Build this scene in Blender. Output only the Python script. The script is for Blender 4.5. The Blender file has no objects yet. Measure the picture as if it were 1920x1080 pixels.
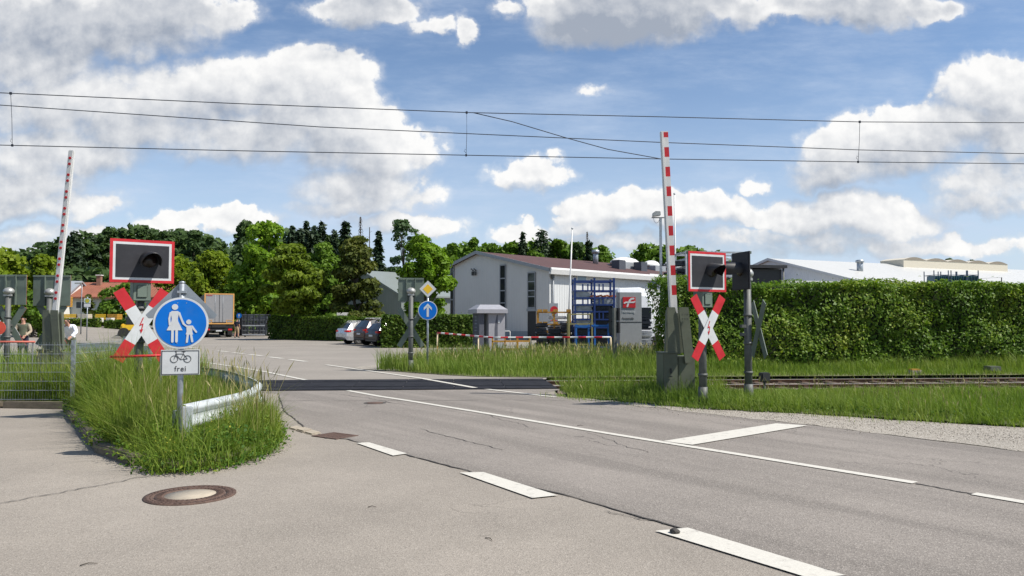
import bpy, bmesh, math, random
import numpy as np
from mathutils import Vector, Matrix
R = math.radians
PI = math.pi
S = bpy.context.scene
COL = S.collection

# ------------------------------------------------------------------ camera
F = 1440.0; PITCH = math.atan(60 / F); EYE = 1.6
cd = bpy.data.cameras.new('camera'); cam = bpy.data.objects.new('camera', cd); COL.objects.link(cam)
cd.sensor_width = 36; cd.lens = 36 * F / 1920; cd.clip_start = 0.05; cd.clip_end = 3000
cam.location = (0, 0, EYE); cam.rotation_euler = (PI / 2 + PITCH, 0, 0); S.camera = cam
S.render.resolution_x = 1024; S.render.resolution_y = 576
S.view_settings.view_transform = 'Standard'; S.view_settings.look = 'None'
S.view_settings.exposure = 0.82; S.view_settings.gamma = 1
S.cycles.max_bounces = 6; S.cycles.diffuse_bounces = 3; S.cycles.transparent_max_bounces = 6
S.cycles.sample_clamp_indirect = 6

# ------------------------------------------------------------------ sun and sky
EL = R(53); AZ = math.atan2(0.968, -0.25)
SUN = Vector((math.sin(AZ) * math.cos(EL), math.cos(AZ) * math.cos(EL), math.sin(EL)))
ld = bpy.data.lights.new('sun', 'SUN'); ld.energy = 3.7; ld.angle = R(0.5); ld.color = (1, 0.95, 0.87)
sun = bpy.data.objects.new('sun', ld); COL.objects.link(sun)
sun.rotation_euler = SUN.to_track_quat('Z', 'Y').to_euler(); sun.location = (20, -10, 40)

W = bpy.data.worlds.new("World"); S.world = W; W.use_nodes = True
wt = W.node_tree; wt.nodes.clear()

class NT:
    """small helper to wire nodes"""
    def __init__(s, tree): s.t = tree
    def n(s, kind, **kw):
        o = s.t.nodes.new(kind)
        for k, v in kw.items(): setattr(o, k, v)
        return o
    def put(s, sock, v):
        if isinstance(v, bpy.types.NodeSocket): s.t.links.new(v, sock)
        elif v is not None: sock.default_value = v
    def m(s, op, a, b=None, c=None, clamp=False):
        o = s.n('ShaderNodeMath', operation=op); o.use_clamp = clamp
        s.put(o.inputs[0], a); s.put(o.inputs[1], b); s.put(o.inputs[2], c)
        return o.outputs[0]
    def v(s, op, a, b=None, scale=None):
        o = s.n('ShaderNodeVectorMath', operation=op)
        s.put(o.inputs[0], a); s.put(o.inputs[1], b)
        if scale is not None: s.put(o.inputs['Scale'], scale)
        return o.outputs['Value'] if op in ('DOT_PRODUCT', 'LENGTH') else o.outputs[0]
    def noise(s, vec, scale, detail=4, rough=0.55, out=0, dist=0.0):
        o = s.n('ShaderNodeTexNoise'); s.put(o.inputs['Vector'], vec)
        o.inputs['Scale'].default_value = scale; o.inputs['Detail'].default_value = detail
        o.inputs['Roughness'].default_value = rough; o.inputs['Distortion'].default_value = dist
        return o.outputs[out]
    def smooth(s, x, lo, hi, to0=0.0, to1=1.0, kind='SMOOTHSTEP'):
        o = s.n('ShaderNodeMapRange', interpolation_type=kind)
        s.put(o.inputs[0], x); s.put(o.inputs[1], lo); s.put(o.inputs[2], hi); s.put(o.inputs[3], to0); s.put(o.inputs[4], to1)
        return o.outputs[0]
    def mix(s, f, a, b, blend='MIX'):
        o = s.n('ShaderNodeMix', data_type='RGBA', blend_type=blend)
        s.put(o.inputs[0], f)
        s.put(o.inputs[6], a if isinstance(a, bpy.types.NodeSocket) else (*a, 1))
        s.put(o.inputs[7], b if isinstance(b, bpy.types.NodeSocket) else (*b, 1))
        return o.outputs[2]

# cloud bank: soft blobs by bearing and height (units: 1/1440 of a unit slope), shaped by noise
CLOUDS = [
 (560,175,150,82,1),(430,165,150,68,1),(300,175,160,66,.9),(140,195,200,75,.9),(640,235,105,75,1),(715,285,105,52,1),
 (480,245,230,52,.8),(250,235,210,50,.75),(690,350,130,48,.85),(90,290,170,50,.8),(20,345,140,50,.8),(70,388,150,28,.7),
 (660,385,115,20,.6),(130,40,260,70,1),(320,15,150,45,.9),(30,110,150,60,.9),(680,5,110,36,.9),(822,38,42,18,.5),(868,45,20,28,.5),
 (945,10,30,20,.4),(1180,10,190,65,1.25),(1080,42,85,40,.8),(1340,5,110,36,.8),(1600,0,190,34,.9),(1740,12,90,26,.7),
 (1890,170,115,70,1),(1790,230,100,48,.9),(1700,262,130,56,1),(1600,285,100,58,.95),(1560,322,75,32,.9),(1900,250,120,50,.8),
 (1880,335,120,40,.7),(1850,378,100,26,.6),(1000,328,78,32,.85),(1150,395,85,34,.9),(1225,390,90,38,1),(1335,392,105,34,.9),
 (1410,408,50,20,.7),(1100,425,70,20,.7),(1570,402,140,40,1),(1660,415,110,36,.9),(1500,412,70,26,.8),(1720,425,70,20,.7),
 (420,412,120,24,.8),(448,396,34,20,.8),(330,420,80,16,.7),(770,425,110,24,.7),(980,432,60,22,.8),(1420,345,26,14,.4),
 (1700,462,320,22,.5),(1480,446,200,18,.5),(130,440,220,14,.5),(1120,455,160,14,.45),(1125,170,26,8,.25),(40,455,140,20,.5)]

def cloud_group():
    g = bpy.data.node_groups.new('cloud_density', 'ShaderNodeTree')
    g.interface.new_socket('P', in_out='INPUT', socket_type='NodeSocketVector')
    g.interface.new_socket('D', in_out='OUTPUT', socket_type='NodeSocketFloat')
    k = NT(g); gi = k.n('NodeGroupInput'); go = k.n('NodeGroupOutput'); p = gi.outputs[0]
    w1 = k.v('SCALE', k.v('SUBTRACT', k.noise(p, 0.011, 2, .5, 1), (.5, .5, .5)), scale=75.0)
    w2 = k.v('SCALE', k.v('SUBTRACT', k.noise(p, 0.045, 3, .55, 1), (.5, .5, .5)), scale=26.0)
    q = k.v('ADD', k.v('ADD', p, w1), w2)
    acc = None
    for cx, cy, rx, ry, w in CLOUDS:
        d = k.v('MULTIPLY', k.v('SUBTRACT', q, (cx, cy, 0)), (1 / rx / 1.12, 1 / ry / 1.12, 0))
        r2 = k.v('DOT_PRODUCT', d, d)
        val = k.m('MULTIPLY_ADD', r2, -w, w)
        acc = val if acc is None else k.m('SMOOTH_MAX', acc, val, 0.18)
    fb = k.noise(p, 0.016, 7, .58)
    d = k.m('ADD', k.m('MAXIMUM', acc, -1.0), k.m('MULTIPLY', k.m('SUBTRACT', fb, .5), 1.25))
    g.links.new(d, go.inputs[0]); return g

k = NT(wt)
sky = k.n('ShaderNodeTexSky', sky_type='NISHITA'); sky.sun_disc = False
sky.sun_elevation = EL; sky.sun_rotation = AZ; sky.altitude = 500; sky.air_density = 1.0; sky.dust_density = 0.7; sky.ozone_density = 1.6
tc = k.n('ShaderNodeTexCoord'); sep = k.n('ShaderNodeSeparateXYZ'); wt.links.new(tc.outputs['Generated'], sep.inputs[0])
yy = k.m('MAXIMUM', k.m('ABSOLUTE', sep.outputs[1]), 0.05)
U = k.m('MULTIPLY_ADD', k.m('DIVIDE', sep.outputs[0], yy), F, 960.0)
V = k.m('MULTIPLY_ADD', k.m('DIVIDE', sep.outputs[2], yy), -F, 600.0)
cv = k.n('ShaderNodeCombineXYZ'); wt.links.new(U, cv.inputs[0]); wt.links.new(V, cv.inputs[1])
P = cv.outputs[0]
cg = cloud_group()
def dens(vec):
    o = k.n('ShaderNodeGroup'); o.node_tree = cg; wt.links.new(vec, o.inputs[0]); return o.outputs[0]
d0 = dens(P); d1 = dens(k.v('ADD', P, (16, -24, 0))); d2 = dens(k.v('ADD', P, (34, -60, 0)))
alpha0 = k.smooth(d0, -0.30, 0.72)
sh1 = k.m('SUBTRACT', d0, d1); sh2 = k.m('SUBTRACT', d0, d2)
light = k.smooth(k.m('ADD', k.m('MULTIPLY', sh1, 0.55), k.m('MULTIPLY', sh2, 0.55)), -1.00, 0.85)
alpha = k.m('MAXIMUM', alpha0, k.m('MULTIPLY', k.smooth(d0, -0.02, 0.24), k.smooth(light, 0.28, 0.80)))
thick = k.smooth(d0, 0.35, 1.25)
under = k.m('MULTIPLY', k.smooth(V, 150.0, -40.0), k.smooth(d0, 0.05, 0.8))
bill = k.m('SUBTRACT', k.noise(P, 0.026, 5, .55), k.noise(k.v('ADD', P, (9, -14, 0)), 0.026, 5, .55))
lit = k.m('SUBTRACT', k.m('SUBTRACT', k.m('MULTIPLY_ADD', bill, 0.62, light), k.m('MULTIPLY', thick, 0.22)), k.m('MULTIPLY', under, 0.58), clamp=True)
ccol = k.mix(lit, (0.215, 0.240, 0.285), (0.575, 0.57, 0.56))
veil = k.m('MULTIPLY', k.smooth(k.noise(k.v('MULTIPLY', P, (0.35, 1.3, 1)), 0.006, 7, .66), .40, .80), 0.55)
low = k.smooth(V, 60.0, 600.0, 0.02, 0.66)
skyc = k.mix(1.0, sky.outputs[0], (0.070, 0.074, 0.078), 'MULTIPLY')
skyc = k.mix(k.m('ADD', veil, low, clamp=True), skyc, (0.345, 0.405, 0.50))
final = k.mix(k.m('MULTIPLY', alpha, 0.96), skyc, ccol)
below = k.smooth(sep.outputs[2], -0.06, -0.005)
final = k.mix(below, (0.18, 0.19, 0.16), final)
bg = k.n('ShaderNodeBackground'); bg.inputs[1].default_value = 1.0; wt.links.new(final, bg.inputs[0])
wo = k.n('ShaderNodeOutputWorld'); wt.links.new(bg.outputs[0], wo.inputs[0])
W.cycles.sampling_method = 'MANUAL'; W.cycles.sample_map_resolution = 512

# ------------------------------------------------------------------ placing helpers
def ray(px, py):
    x = (px - 960) / F; y = (540 - py) / F
    return Vector((x, math.cos(PITCH) - y * math.sin(PITCH), math.sin(PITCH) + y * math.cos(PITCH)))
def at(px, py, Y):
    r = ray(px, py); t = Y / r.y; return Vector((r.x * t, Y, EYE + r.z * t))
def gnd(px, py, z=0.0):
    r = ray(px, py); t = (z - EYE) / r.z; return (r.x * t, r.y * t)
TA = math.atan(0.08); TE = Vector((math.cos(TA), math.sin(TA), 0)); TN = Vector((-math.sin(TA), math.cos(TA), 0)); TO = Vector((0, 19.3, 0))
def track(s, d, z=0.0):
    return TO + TE * s + TN * d + Vector((0, 0, z))
def on_track_plane(px, py, off=0.0):
    r = ray(px, py); y0 = TO.y + off
    t = y0 / (r.y - 0.08 * r.x); return Vector((r.x * t, r.y * t, EYE + r.z * t))

# ------------------------------------------------------------------ mesh builder
class MB:
    def __init__(s): s.v = []; s.f = []; s.m = []; s.s = []; s.cur = 0
    def add(s, vs, fs, smooth=False):
        o = len(s.v); s.v += [tuple(v) for v in vs]; s.f += [tuple(i + o for i in f) for f in fs]
        s.m += [s.cur] * len(fs); s.s += [smooth] * len(fs); return s
    def mat(s, i): s.cur = i; return s
    def box(s, c, d, rz=0, rx=0, ry=0, tx=1, ty=1):
        M = Matrix.Translation(c) @ Matrix.Rotation(rz, 4, 'Z') @ Matrix.Rotation(ry, 4, 'Y') @ Matrix.Rotation(rx, 4, 'X')
        x, y, z = d[0] / 2, d[1] / 2, d[2] / 2
        vs = [M @ Vector(p) for p in ((-x,-y,-z),(x,-y,-z),(x,y,-z),(-x,y,-z),(-x*tx,-y*ty,z),(x*tx,-y*ty,z),(x*tx,y*ty,z),(-x*tx,y*ty,z))]
        return s.add(vs, [(0,3,2,1),(4,5,6,7),(0,1,5,4),(1,2,6,5),(2,3,7,6),(3,0,4,7)])
    def tube(s, p0, p1, r0, r1=None, n=10, caps=True):
        p0 = Vector(p0); p1 = Vector(p1); r1 = r0 if r1 is None else r1
        q = (p1 - p0).to_track_quat('Z', 'Y'); vs = []
        for p, r in ((p0, r0), (p1, r1)):
            for i in range(n): vs.append(p + q @ Vector((r * math.cos(2*PI*i/n), r * math.sin(2*PI*i/n), 0)))
        s.add(vs, [(i, (i+1) % n, n + (i+1) % n, n + i) for i in range(n)], True)
        if caps: s.add(vs, [tuple(range(n))[::-1], tuple(range(n, 2*n))])
        return s
    def path(s, pts, r, n=6, closed=False):
        pts = [Vector(p) for p in pts]; N = len(pts); vs = []
        rr = r if isinstance(r, (list, tuple)) else [r] * N
        for j, p in enumerate(pts):
            a = pts[(j-1) % N] if (closed or j > 0) else p; b = pts[(j+1) % N] if (closed or j < N-1) else p
            q = (b - a).to_track_quat('Z', 'Y')
            for i in range(n): vs.append(p + q @ Vector((rr[j]*math.cos(2*PI*i/n), rr[j]*math.sin(2*PI*i/n), 0)))
        fs = []
        for j in range(N if closed else N-1):
            a = j*n; b = ((j+1) % N)*n
            fs += [(a+i, a+(i+1) % n, b+(i+1) % n, b+i) for i in range(n)]
        s.add(vs, fs, True)
        if not closed: s.add(vs, [tuple(range(n))[::-1], tuple(range((N-1)*n, N*n))])
        return s
    def prism(s, poly, y0, y1):                # polygon in x,z pushed along y
        n = len(poly); vs = [(x, y0, z) for x, z in poly] + [(x, y1, z) for x, z in poly]
        return s.add(vs, [tuple(range(n)), tuple(range(n, 2*n))[::-1]] + [(i, i+n, (i+1) % n + n, (i+1) % n) for i in range(n)])
    def prismx(s, poly, x0, x1):               # polygon in y,z pushed along x
        n = len(poly); vs = [(x0, y, z) for y, z in poly] + [(x1, y, z) for y, z in poly]
        return s.add(vs, [tuple(range(n))[::-1], tuple(range(n, 2*n))] + [(i, (i+1) % n, (i+1) % n + n, i+n) for i in range(n)])
    def prismz(s, poly, z0, z1):
        n = len(poly); vs = [(p[0], p[1], z0) for p in poly] + [(p[0], p[1], z1) for p in poly]
        return s.add(vs, [tuple(range(n))[::-1], tuple(range(n, 2*n))] + [(i, (i+1) % n, (i+1) % n + n, i+n) for i in range(n)])
    def disc(s, c, r, y0, y1, n=40):           # disc facing -y
        return s.prism([(c[0] + r*math.cos(2*PI*i/n), c[1] + r*math.sin(2*PI*i/n)) for i in range(n)], y0, y1)
    def ring(s, c, r0, r1, y0, y1, n=40):
        vs = []
        for y in (y0, y1):
            for r in (r0, r1):
                vs += [(c[0] + r*math.cos(2*PI*i/n), y, c[1] + r*math.sin(2*PI*i/n)) for i in range(n)]
        fs = []
        for i in range(n):
            j = (i+1) % n
            fs += [(i, j, n+j, n+i), (2*n+i, 3*n+i, 3*n+j, 2*n+j), (n+i, n+j, 3*n+j, 3*n+i), (i, 2*n+i, 2*n+j, j)]
        return s.add(vs, fs)
    def frame(s, x0, x1, z0, z1, t, y0, y1):   # rectangular ring facing -y
        s.box(((x0+x1)/2, (y0+y1)/2, z1-t/2), (x1-x0, abs(y1-y0), t)); s.box(((x0+x1)/2, (y0+y1)/2, z0+t/2), (x1-x0, abs(y1-y0), t))
        s.box((x0+t/2, (y0+y1)/2, (z0+z1)/2), (t, abs(y1-y0), z1-z0-2*t)); s.box((x1-t/2, (y0+y1)/2, (z0+z1)/2), (t, abs(y1-y0), z1-z0-2*t))
        return s
    def lathe(s, prof, n=24, c=(0, 0, 0)):
        vs = []
        for r, z in prof: vs += [(c[0]+r*math.cos(2*PI*i/n), c[1]+r*math.sin(2*PI*i/n), c[2]+z) for i in range(n)]
        fs = []
        for j in range(len(prof)-1): fs += [(j*n+i, j*n+(i+1) % n, (j+1)*n+(i+1) % n, (j+1)*n+i) for i in range(n)]
        s.add(vs, fs, True)
        return s.add(vs, [tuple(range(n))[::-1], tuple(range((len(prof)-1)*n, len(prof)*n))])
    def sheet(s, poly, z): return s.add([(p[0], p[1], z if len(p) < 3 else p[2]) for p in poly], [tuple(range(len(poly)))])
    def stroke(s, pts, w, y0, y1, taper=None):     # flat rounded stroke in x,z (a pen line)
        for i in range(len(pts)-1):
            a = Vector(pts[i]); b = Vector(pts[i+1]); d = (b-a).normalized(); nn = Vector((-d.y, d.x)); poly = []
            for kk in range(7):
                t = PI/2 + PI*kk/6; poly.append(a + (d*math.cos(t) + nn*math.sin(t)) * w/2)
            for kk in range(7):
                t = -PI/2 + PI*kk/6; poly.append(b + (d*math.cos(t) + nn*math.sin(t)) * w/2)
            s.prism([(p.x, p.y) for p in poly], y0 - 0.0004*i, y1)
        return s
    def build(s, name, mats, parent=None, bevel=0.0, loc=None, rz=0, seg=2, fix=True):
        me = bpy.data.meshes.new(name); me.from_pydata(s.v, [], s.f)
        if not isinstance(mats, (list, tuple)): mats = [mats]
        for mm in mats: me.materials.append(mm)
        me.polygons.foreach_set('material_index', s.m); me.polygons.foreach_set('use_smooth', s.s)
        bm = bmesh.new(); bm.from_mesh(me)
        if fix: bmesh.ops.remove_doubles(bm, verts=bm.verts, dist=1e-6); bmesh.ops.recalc_face_normals(bm, faces=bm.faces)
        if bevel:
            es = [e for e in bm.edges if len(e.link_faces) == 2 and e.calc_face_angle(0) > 0.6]
            bmesh.ops.bevel(bm, geom=es, offset=bevel, segments=seg, affect='EDGES', clamp_overlap=True)
        bm.to_mesh(me); bm.free(); me.update()
        o = bpy.data.objects.new(name, me); COL.objects.link(o)
        if parent: o.parent = parent
        if loc is not None: o.location = loc
        if rz: o.rotation_euler.z = rz
        return o

def tag(o, label, cat, group=None, kind=None):
    if label: o['label'] = label
    if cat: o['category'] = cat
    if group: o['group'] = group
    if kind: o['kind'] = kind
    return o
def thing(name, label, cat, loc=(0, 0, 0), rz=0, group=None):
    o = bpy.data.objects.new(name, None); COL.objects.link(o); o.empty_display_size = 0.2
    o.location = loc; o.rotation_euler = (0, 0, rz); return tag(o, label, cat, group)
def struct(name, mb, mats, label=None, fix=True):
    o = mb.build(name, mats, fix=fix); o['kind'] = 'structure'
    if label: o['label'] = label
    return o
def copy_tree(o, loc=None, rz=None, label=None, parent=None, scale=None):
    c = o.copy(); COL.objects.link(c); c.parent = parent
    if loc is not None: c.location = loc
    if rz is not None: c.rotation_euler = (0, 0, rz)
    if label: c['label'] = label
    if scale: c.scale = scale
    for ch in list(o.children): copy_tree(ch, parent=c)
    return c
def np_mesh(name, V_, quads=None, tris=None, mats=None, parent=None, smooth=False, loc=None, midx=None):
    me = bpy.data.meshes.new(name); V_ = np.asarray(V_, dtype=np.float32)
    q = np.zeros((0, 4), int) if quads is None else np.asarray(quads); t = np.zeros((0, 3), int) if tris is None else np.asarray(tris)
    me.vertices.add(len(V_)); me.vertices.foreach_set('co', V_.ravel())
    me.loops.add(q.size + t.size); me.loops.foreach_set('vertex_index', np.concatenate([q.ravel(), t.ravel()]).astype(np.int32))
    me.polygons.add(len(q) + len(t))
    me.polygons.foreach_set('loop_start', np.concatenate([np.arange(len(q))*4, q.size + np.arange(len(t))*3]).astype(np.int32))
    if midx is not None: me.polygons.foreach_set('material_index', np.asarray(midx, dtype=np.int32))
    if smooth: me.polygons.foreach_set('use_smooth', np.ones(len(q)+len(t), dtype=bool))
    for mm in (mats if isinstance(mats, (list, tuple)) else [mats]): me.materials.append(mm)
    me.update(calc_edges=True)
    o = bpy.data.objects.new(name, me); COL.objects.link(o)
    if parent: o.parent = parent
    if loc is not None: o.location = loc
    return o
def text_mesh(name, body, size, mat_, parent, loc, rot=(PI/2, 0, 0), sx=1.0, depth=0.002, align='CENTER', space=1.0):
    cu = bpy.data.curves.new(name, 'FONT'); cu.body = body; cu.size = size; cu.extrude = depth; cu.align_x = align; cu.align_y = 'CENTER'; cu.space_character = space
    tmp = bpy.data.objects.new(name, cu); COL.objects.link(tmp)
    dg = bpy.context.evaluated_depsgraph_get(); me = bpy.data.meshes.new_from_object(tmp.evaluated_get(dg))
    bpy.data.objects.remove(tmp); me.materials.clear(); me.materials.append(mat_)
    o = bpy.data.objects.new(name, me); COL.objects.link(o); o.parent = parent; o.location = loc; o.rotation_euler = rot; o.scale = (sx, 1, 1)
    return o

# ------------------------------------------------------------------ materials
def base_mat(name):
    m = bpy.data.materials.new(name); m.use_nodes = True
    kk = NT(m.node_tree); b = m.node_tree.nodes['Principled BSDF']; return m, kk, b
def simple(name, col, rough=0.5, metal=0.0, var=0.12, scale=6.0, bump=0.0, bscale=60.0, dirt=0.0, spec=0.5, dirtcol=(0.10, 0.09, 0.07)):
    m, kk, b = base_mat(name); tco = kk.n('ShaderNodeTexCoord').outputs['Object']
    nz = kk.noise(tco, scale, 5, .6)
    f = kk.smooth(nz, .3, .7, kind='LINEAR')
    c = kk.mix(f, tuple(x*(1-var) for x in col), tuple(min(1, x*(1+var)) for x in col))
    if dirt:
        c = kk.mix(kk.m('MULTIPLY', kk.smooth(kk.noise(tco, scale*1.7, 6, .68), .5, .78), dirt), c, dirtcol)
    kk.put(b.inputs['Base Color'], c)
    kk.put(b.inputs['Roughness'], kk.smooth(nz, .2, .8, max(0, rough-.08), min(1, rough+.1), kind='LINEAR'))
    b.inputs['Metallic'].default_value = metal; b.inputs['Specular IOR Level'].default_value = spec
    if bump:
        bn = kk.n('ShaderNodeBump'); bn.inputs['Strength'].default_value = bump; bn.inputs['Distance'].default_value = 0.01
        kk.put(bn.inputs['Height'], kk.noise(tco, bscale, 3)); kk.put(b.inputs['Normal'], bn.outputs[0])
    return m
def leaf_mat(name, cols, scale=0.8, trans=0.35, rough=0.5, island=0.5):
    m, kk, b = base_mat(name); nt = m.node_tree
    tco = kk.n('ShaderNodeTexCoord').outputs['Object']
    f = kk.smooth(kk.noise(tco, scale, 3), .32, .68, kind='LINEAR')
    ri = kk.n('ShaderNodeNewGeometry').outputs['Random Per Island']
    f2 = kk.m('ADD', kk.m('MULTIPLY', f, 1-island), kk.m('MULTIPLY', ri, island))
    cr = kk.n('ShaderNodeValToRGB'); kk.put(cr.inputs[0], f2)
    el = cr.color_ramp.elements
    el[0].color = (*cols[0], 1); el[1].color = (*cols[-1], 1)
    for i, c in enumerate(cols[1:-1]):
        e = el.new((i+1)/(len(cols)-1)); e.color = (*c, 1)
    kk.put(b.inputs['Base Color'], cr.outputs[0]); b.inputs['Roughness'].default_value = rough + .08; b.inputs['Specular IOR Level'].default_value = 0.18
    tr = kk.n('ShaderNodeBsdfTranslucent'); kk.put(tr.inputs[0], kk.mix(1.0, cr.outputs[0], (1.0, 1.1, 0.45), 'MULTIPLY'))
    mx = kk.n('ShaderNodeMixShader'); mx.inputs[0].default_value = trans
    nt.links.new(b.outputs[0], mx.inputs[1]); nt.links.new(tr.outputs[0], mx.inputs[2])
    nt.links.new(mx.outputs[0], nt.nodes['Material Output'].inputs[0]); return m
def asphalt(name, col, patch=0.14, speck=0.30, tint=(0.5, 0.46, 0.40), crack=0.5, streak=None):
    m, kk, b = base_mat(name); tco = kk.n('ShaderNodeTexCoord').outputs['Object']
    big = kk.smooth(kk.noise(tco, 0.35, 6, .62), .3, .7, kind='LINEAR')
    mid = kk.smooth(kk.noise(tco, 2.2, 5, .7), .3, .72, kind='LINEAR')
    c = kk.mix(big, tuple(x*(1-patch) for x in col), tuple(x*(1+patch) for x in col))
    c = kk.mix(kk.m('MULTIPLY', mid, 0.35), c, tuple(x*0.86 for x in col))
    if streak is not None:      # tyre-worn bands along the driving line
        rt = kk.n('ShaderNodeVectorRotate', rotation_type='Z_AXIS'); kk.put(rt.inputs['Vector'], tco); rt.inputs['Angle'].default_value = -streak
        st = kk.smooth(kk.noise(kk.v('MULTIPLY', rt.outputs[0], (.10, 1.5, 1)), 1.0, 4, .6), .38, .66)
        c = kk.mix(kk.m('MULTIPLY', st, .85), c, tuple(x*.70 for x in col))
    vo = kk.n('ShaderNodeTexVoronoi'); vo.inputs['Scale'].default_value = 110; kk.put(vo.inputs['Vector'], tco)
    gr = kk.n('ShaderNodeSeparateColor'); kk.put(gr.inputs[0], vo.outputs['Color'])
    c = kk.mix(kk.m('MULTIPLY', kk.smooth(gr.outputs[0], .62, 1.0), speck*1.4), c, tint)
    c = kk.mix(kk.m('MULTIPLY', kk.smooth(gr.outputs[1], .6, 1.0), speck*1.6), c, tuple(x*0.35 for x in col))
    g2 = kk.noise(tco, 55, 3, .7)
    c = kk.mix(kk.m('MULTIPLY', kk.smooth(g2, .54, .72), speck), c, tuple(x*0.55 for x in col))
    # hairline cracks
    wv = kk.v('ADD', tco, kk.v('SCALE', kk.noise(tco, 1.4, 4, .6, 1), scale=0.9))
    ve = kk.n('ShaderNodeTexVoronoi', feature='DISTANCE_TO_EDGE'); ve.inputs['Scale'].default_value = 0.42; kk.put(ve.inputs['Vector'], wv)
    line = kk.m('SUBTRACT', 1.0, kk.smooth(ve.outputs['Distance'], 0.0, 0.006))
    gate = kk.smooth(kk.noise(tco, 0.28, 3), .5, .62)
    c = kk.mix(kk.m('MULTIPLY', kk.m('MULTIPLY', line, gate), crack), c, tuple(x*0.25 for x in col))
    kk.put(b.inputs['Base Color'], c); b.inputs['Roughness'].default_value = 0.88; b.inputs['Specular IOR Level'].default_value = 0.25
    bn = kk.n('ShaderNodeBump'); bn.inputs['Strength'].default_value = 0.5; bn.inputs['Distance'].default_value = 0.006
    kk.put(bn.inputs['Height'], kk.m('ADD', vo.outputs['Distance'], kk.m('MULTIPLY', g2, .6))); kk.put(b.inputs['Normal'], bn.outputs[0])
    return m
def worn_paint(name, col, under):
    m, kk, b = base_mat(name); tco = kk.n('ShaderNodeTexCoord').outputs['Object']
    n1 = kk.noise(tco, 9, 8, .72); n2 = kk.noise(tco, 60, 4, .7)
    f = kk.smooth(kk.m('ADD', kk.m('MULTIPLY', n1, .75), kk.m('MULTIPLY', n2, .25)), .53, .66)
    c = kk.mix(kk.smooth(n2, .35, .7), tuple(x*.86 for x in col), col)
    kk.put(b.inputs['Base Color'], kk.mix(kk.m('MULTIPLY', f, .7), c, under)); b.inputs['Roughness'].default_value = .75
    return m
def corrugated(name, col, per, axis=0, depth=0.012, rough=0.4, var=0.06):
    m, kk, b = base_mat(name); tco = kk.n('ShaderNodeTexCoord').outputs['Object']
    sp = kk.n('ShaderNodeSeparateXYZ'); kk.put(sp.inputs[0], tco)
    w = kk.m('SINE', kk.m('MULTIPLY', sp.outputs[axis], 2*PI/per))
    h = kk.smooth(w, .55, .9)
    c = kk.mix(kk.noise(tco, 0.7, 5, .65), tuple(x*(1-var*2) for x in col), tuple(x*(1+var) for x in col))
    kk.put(b.inputs['Base Color'], c); b.inputs['Roughness'].default_value = rough
    bn = kk.n('ShaderNodeBump'); bn.inputs['Strength'].default_value = 1; bn.inputs['Distance'].default_value = depth
    kk.put(bn.inputs['Height'], h); kk.put(b.inputs['Normal'], bn.outputs[0]); return m
def glass_mat(name, col=(0.02, 0.025, 0.03)):
    m, kk, b = base_mat(name); b.inputs['Base Color'].default_value = (*col, 1); b.inputs['Roughness'].default_value = 0.08
    b.inputs['Specular IOR Level'].default_value = 0.5; return m

MA = {}
MA['side_asphalt'] = asphalt('pale_asphalt', (0.270, 0.239, 0.202), patch=.24, speck=.24, tint=(0.46, 0.42, 0.36))
MA['road_asphalt'] = asphalt('worn_asphalt', (0.232, 0.207, 0.182), patch=.22, speck=.28, tint=(0.46, 0.42, 0.37), crack=.8, streak=math.atan2(-.79, .62))
MA['yard_asphalt'] = asphalt('yard_asphalt', (0.250, 0.226, 0.196), speck=.15)
MA['paint'] = worn_paint('road_paint', (0.56, 0.535, 0.47), (0.22, 0.20, 0.18))
MA['seam'] = simple('seam_tar', (0.05, 0.045, 0.04), .9, var=.3, scale=30)
MA['soil'] = simple('soil', (0.11, 0.115, 0.045), .95, var=.4, scale=3, bump=.6, bscale=25)
MA['grass_ground'] = simple('meadow_ground', (0.06, 0.10, 0.02), .95, var=.4, scale=2, bump=.6, bscale=15)
MA['gravel'] = asphalt('gravel', (0.30, 0.27, 0.225), patch=.15, speck=.6, tint=(0.6, .56, .5), crack=0)
MA['ballast'] = asphalt('ballast', (0.12, 0.092, 0.068), patch=.3, speck=.9, crack=0)
MA['stone_brown'] = simple('brown_ballast_stone', (0.20, 0.15, 0.11), .9, var=.5, scale=60)
MA['pebble'] = simple('pale_pebbles', (0.36, 0.32, 0.27), .9, var=.45, scale=90)
MA['kerb'] = simple('kerb_stone', (0.13, 0.108, 0.078), .9, var=.3, scale=5, bump=.5, bscale=40, dirt=.8, dirtcol=(.05, .05, .025))
MA['concrete'] = simple('concrete', (0.36, 0.31, 0.24), .9, var=.12, scale=8, bump=.3, bscale=80, dirt=.3)
MA['rust'] = simple('rusty_iron', (0.115, 0.072, 0.055), .8, .3, var=.35, scale=20, bump=.5, bscale=90)
MA['rail_top'] = simple('rail_steel', (0.52, 0.50, 0.47), .45, .25, var=.1)
MA['rail_rust'] = simple('rail_rust', (0.15, 0.085, 0.05), .85, .2, var=.35, scale=9)
MA['sleeper'] = simple('sleeper_wood', (0.085, 0.06, 0.042), .9, var=.35, scale=8)
MA['rubber'] = simple('rubber_panel', (0.020, 0.021, 0.026), .95, var=.2, scale=3, dirt=.15, dirtcol=(.07, .065, .06), spec=.12)
MA['red'] = simple('sign_red', (0.46, 0.022, 0.030), .5, var=.16, scale=5, dirt=.18, spec=.25)
MA['white'] = simple('sign_white', (0.54, 0.555, 0.56), .5, var=.08, scale=4, dirt=.24, dirtcol=(.22,.21,.18))
MA['arm_white'] = simple('barrier_white', (0.60, 0.595, 0.58), .45, var=.08, scale=3, dirt=.22, dirtcol=(.22,.21,.18))
MA['dark_field'] = simple('signal_black', (0.030, 0.030, 0.035), .6, spec=.25, var=.2, scale=4, dirt=.2, dirtcol=(.10, .10, .09))
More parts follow.
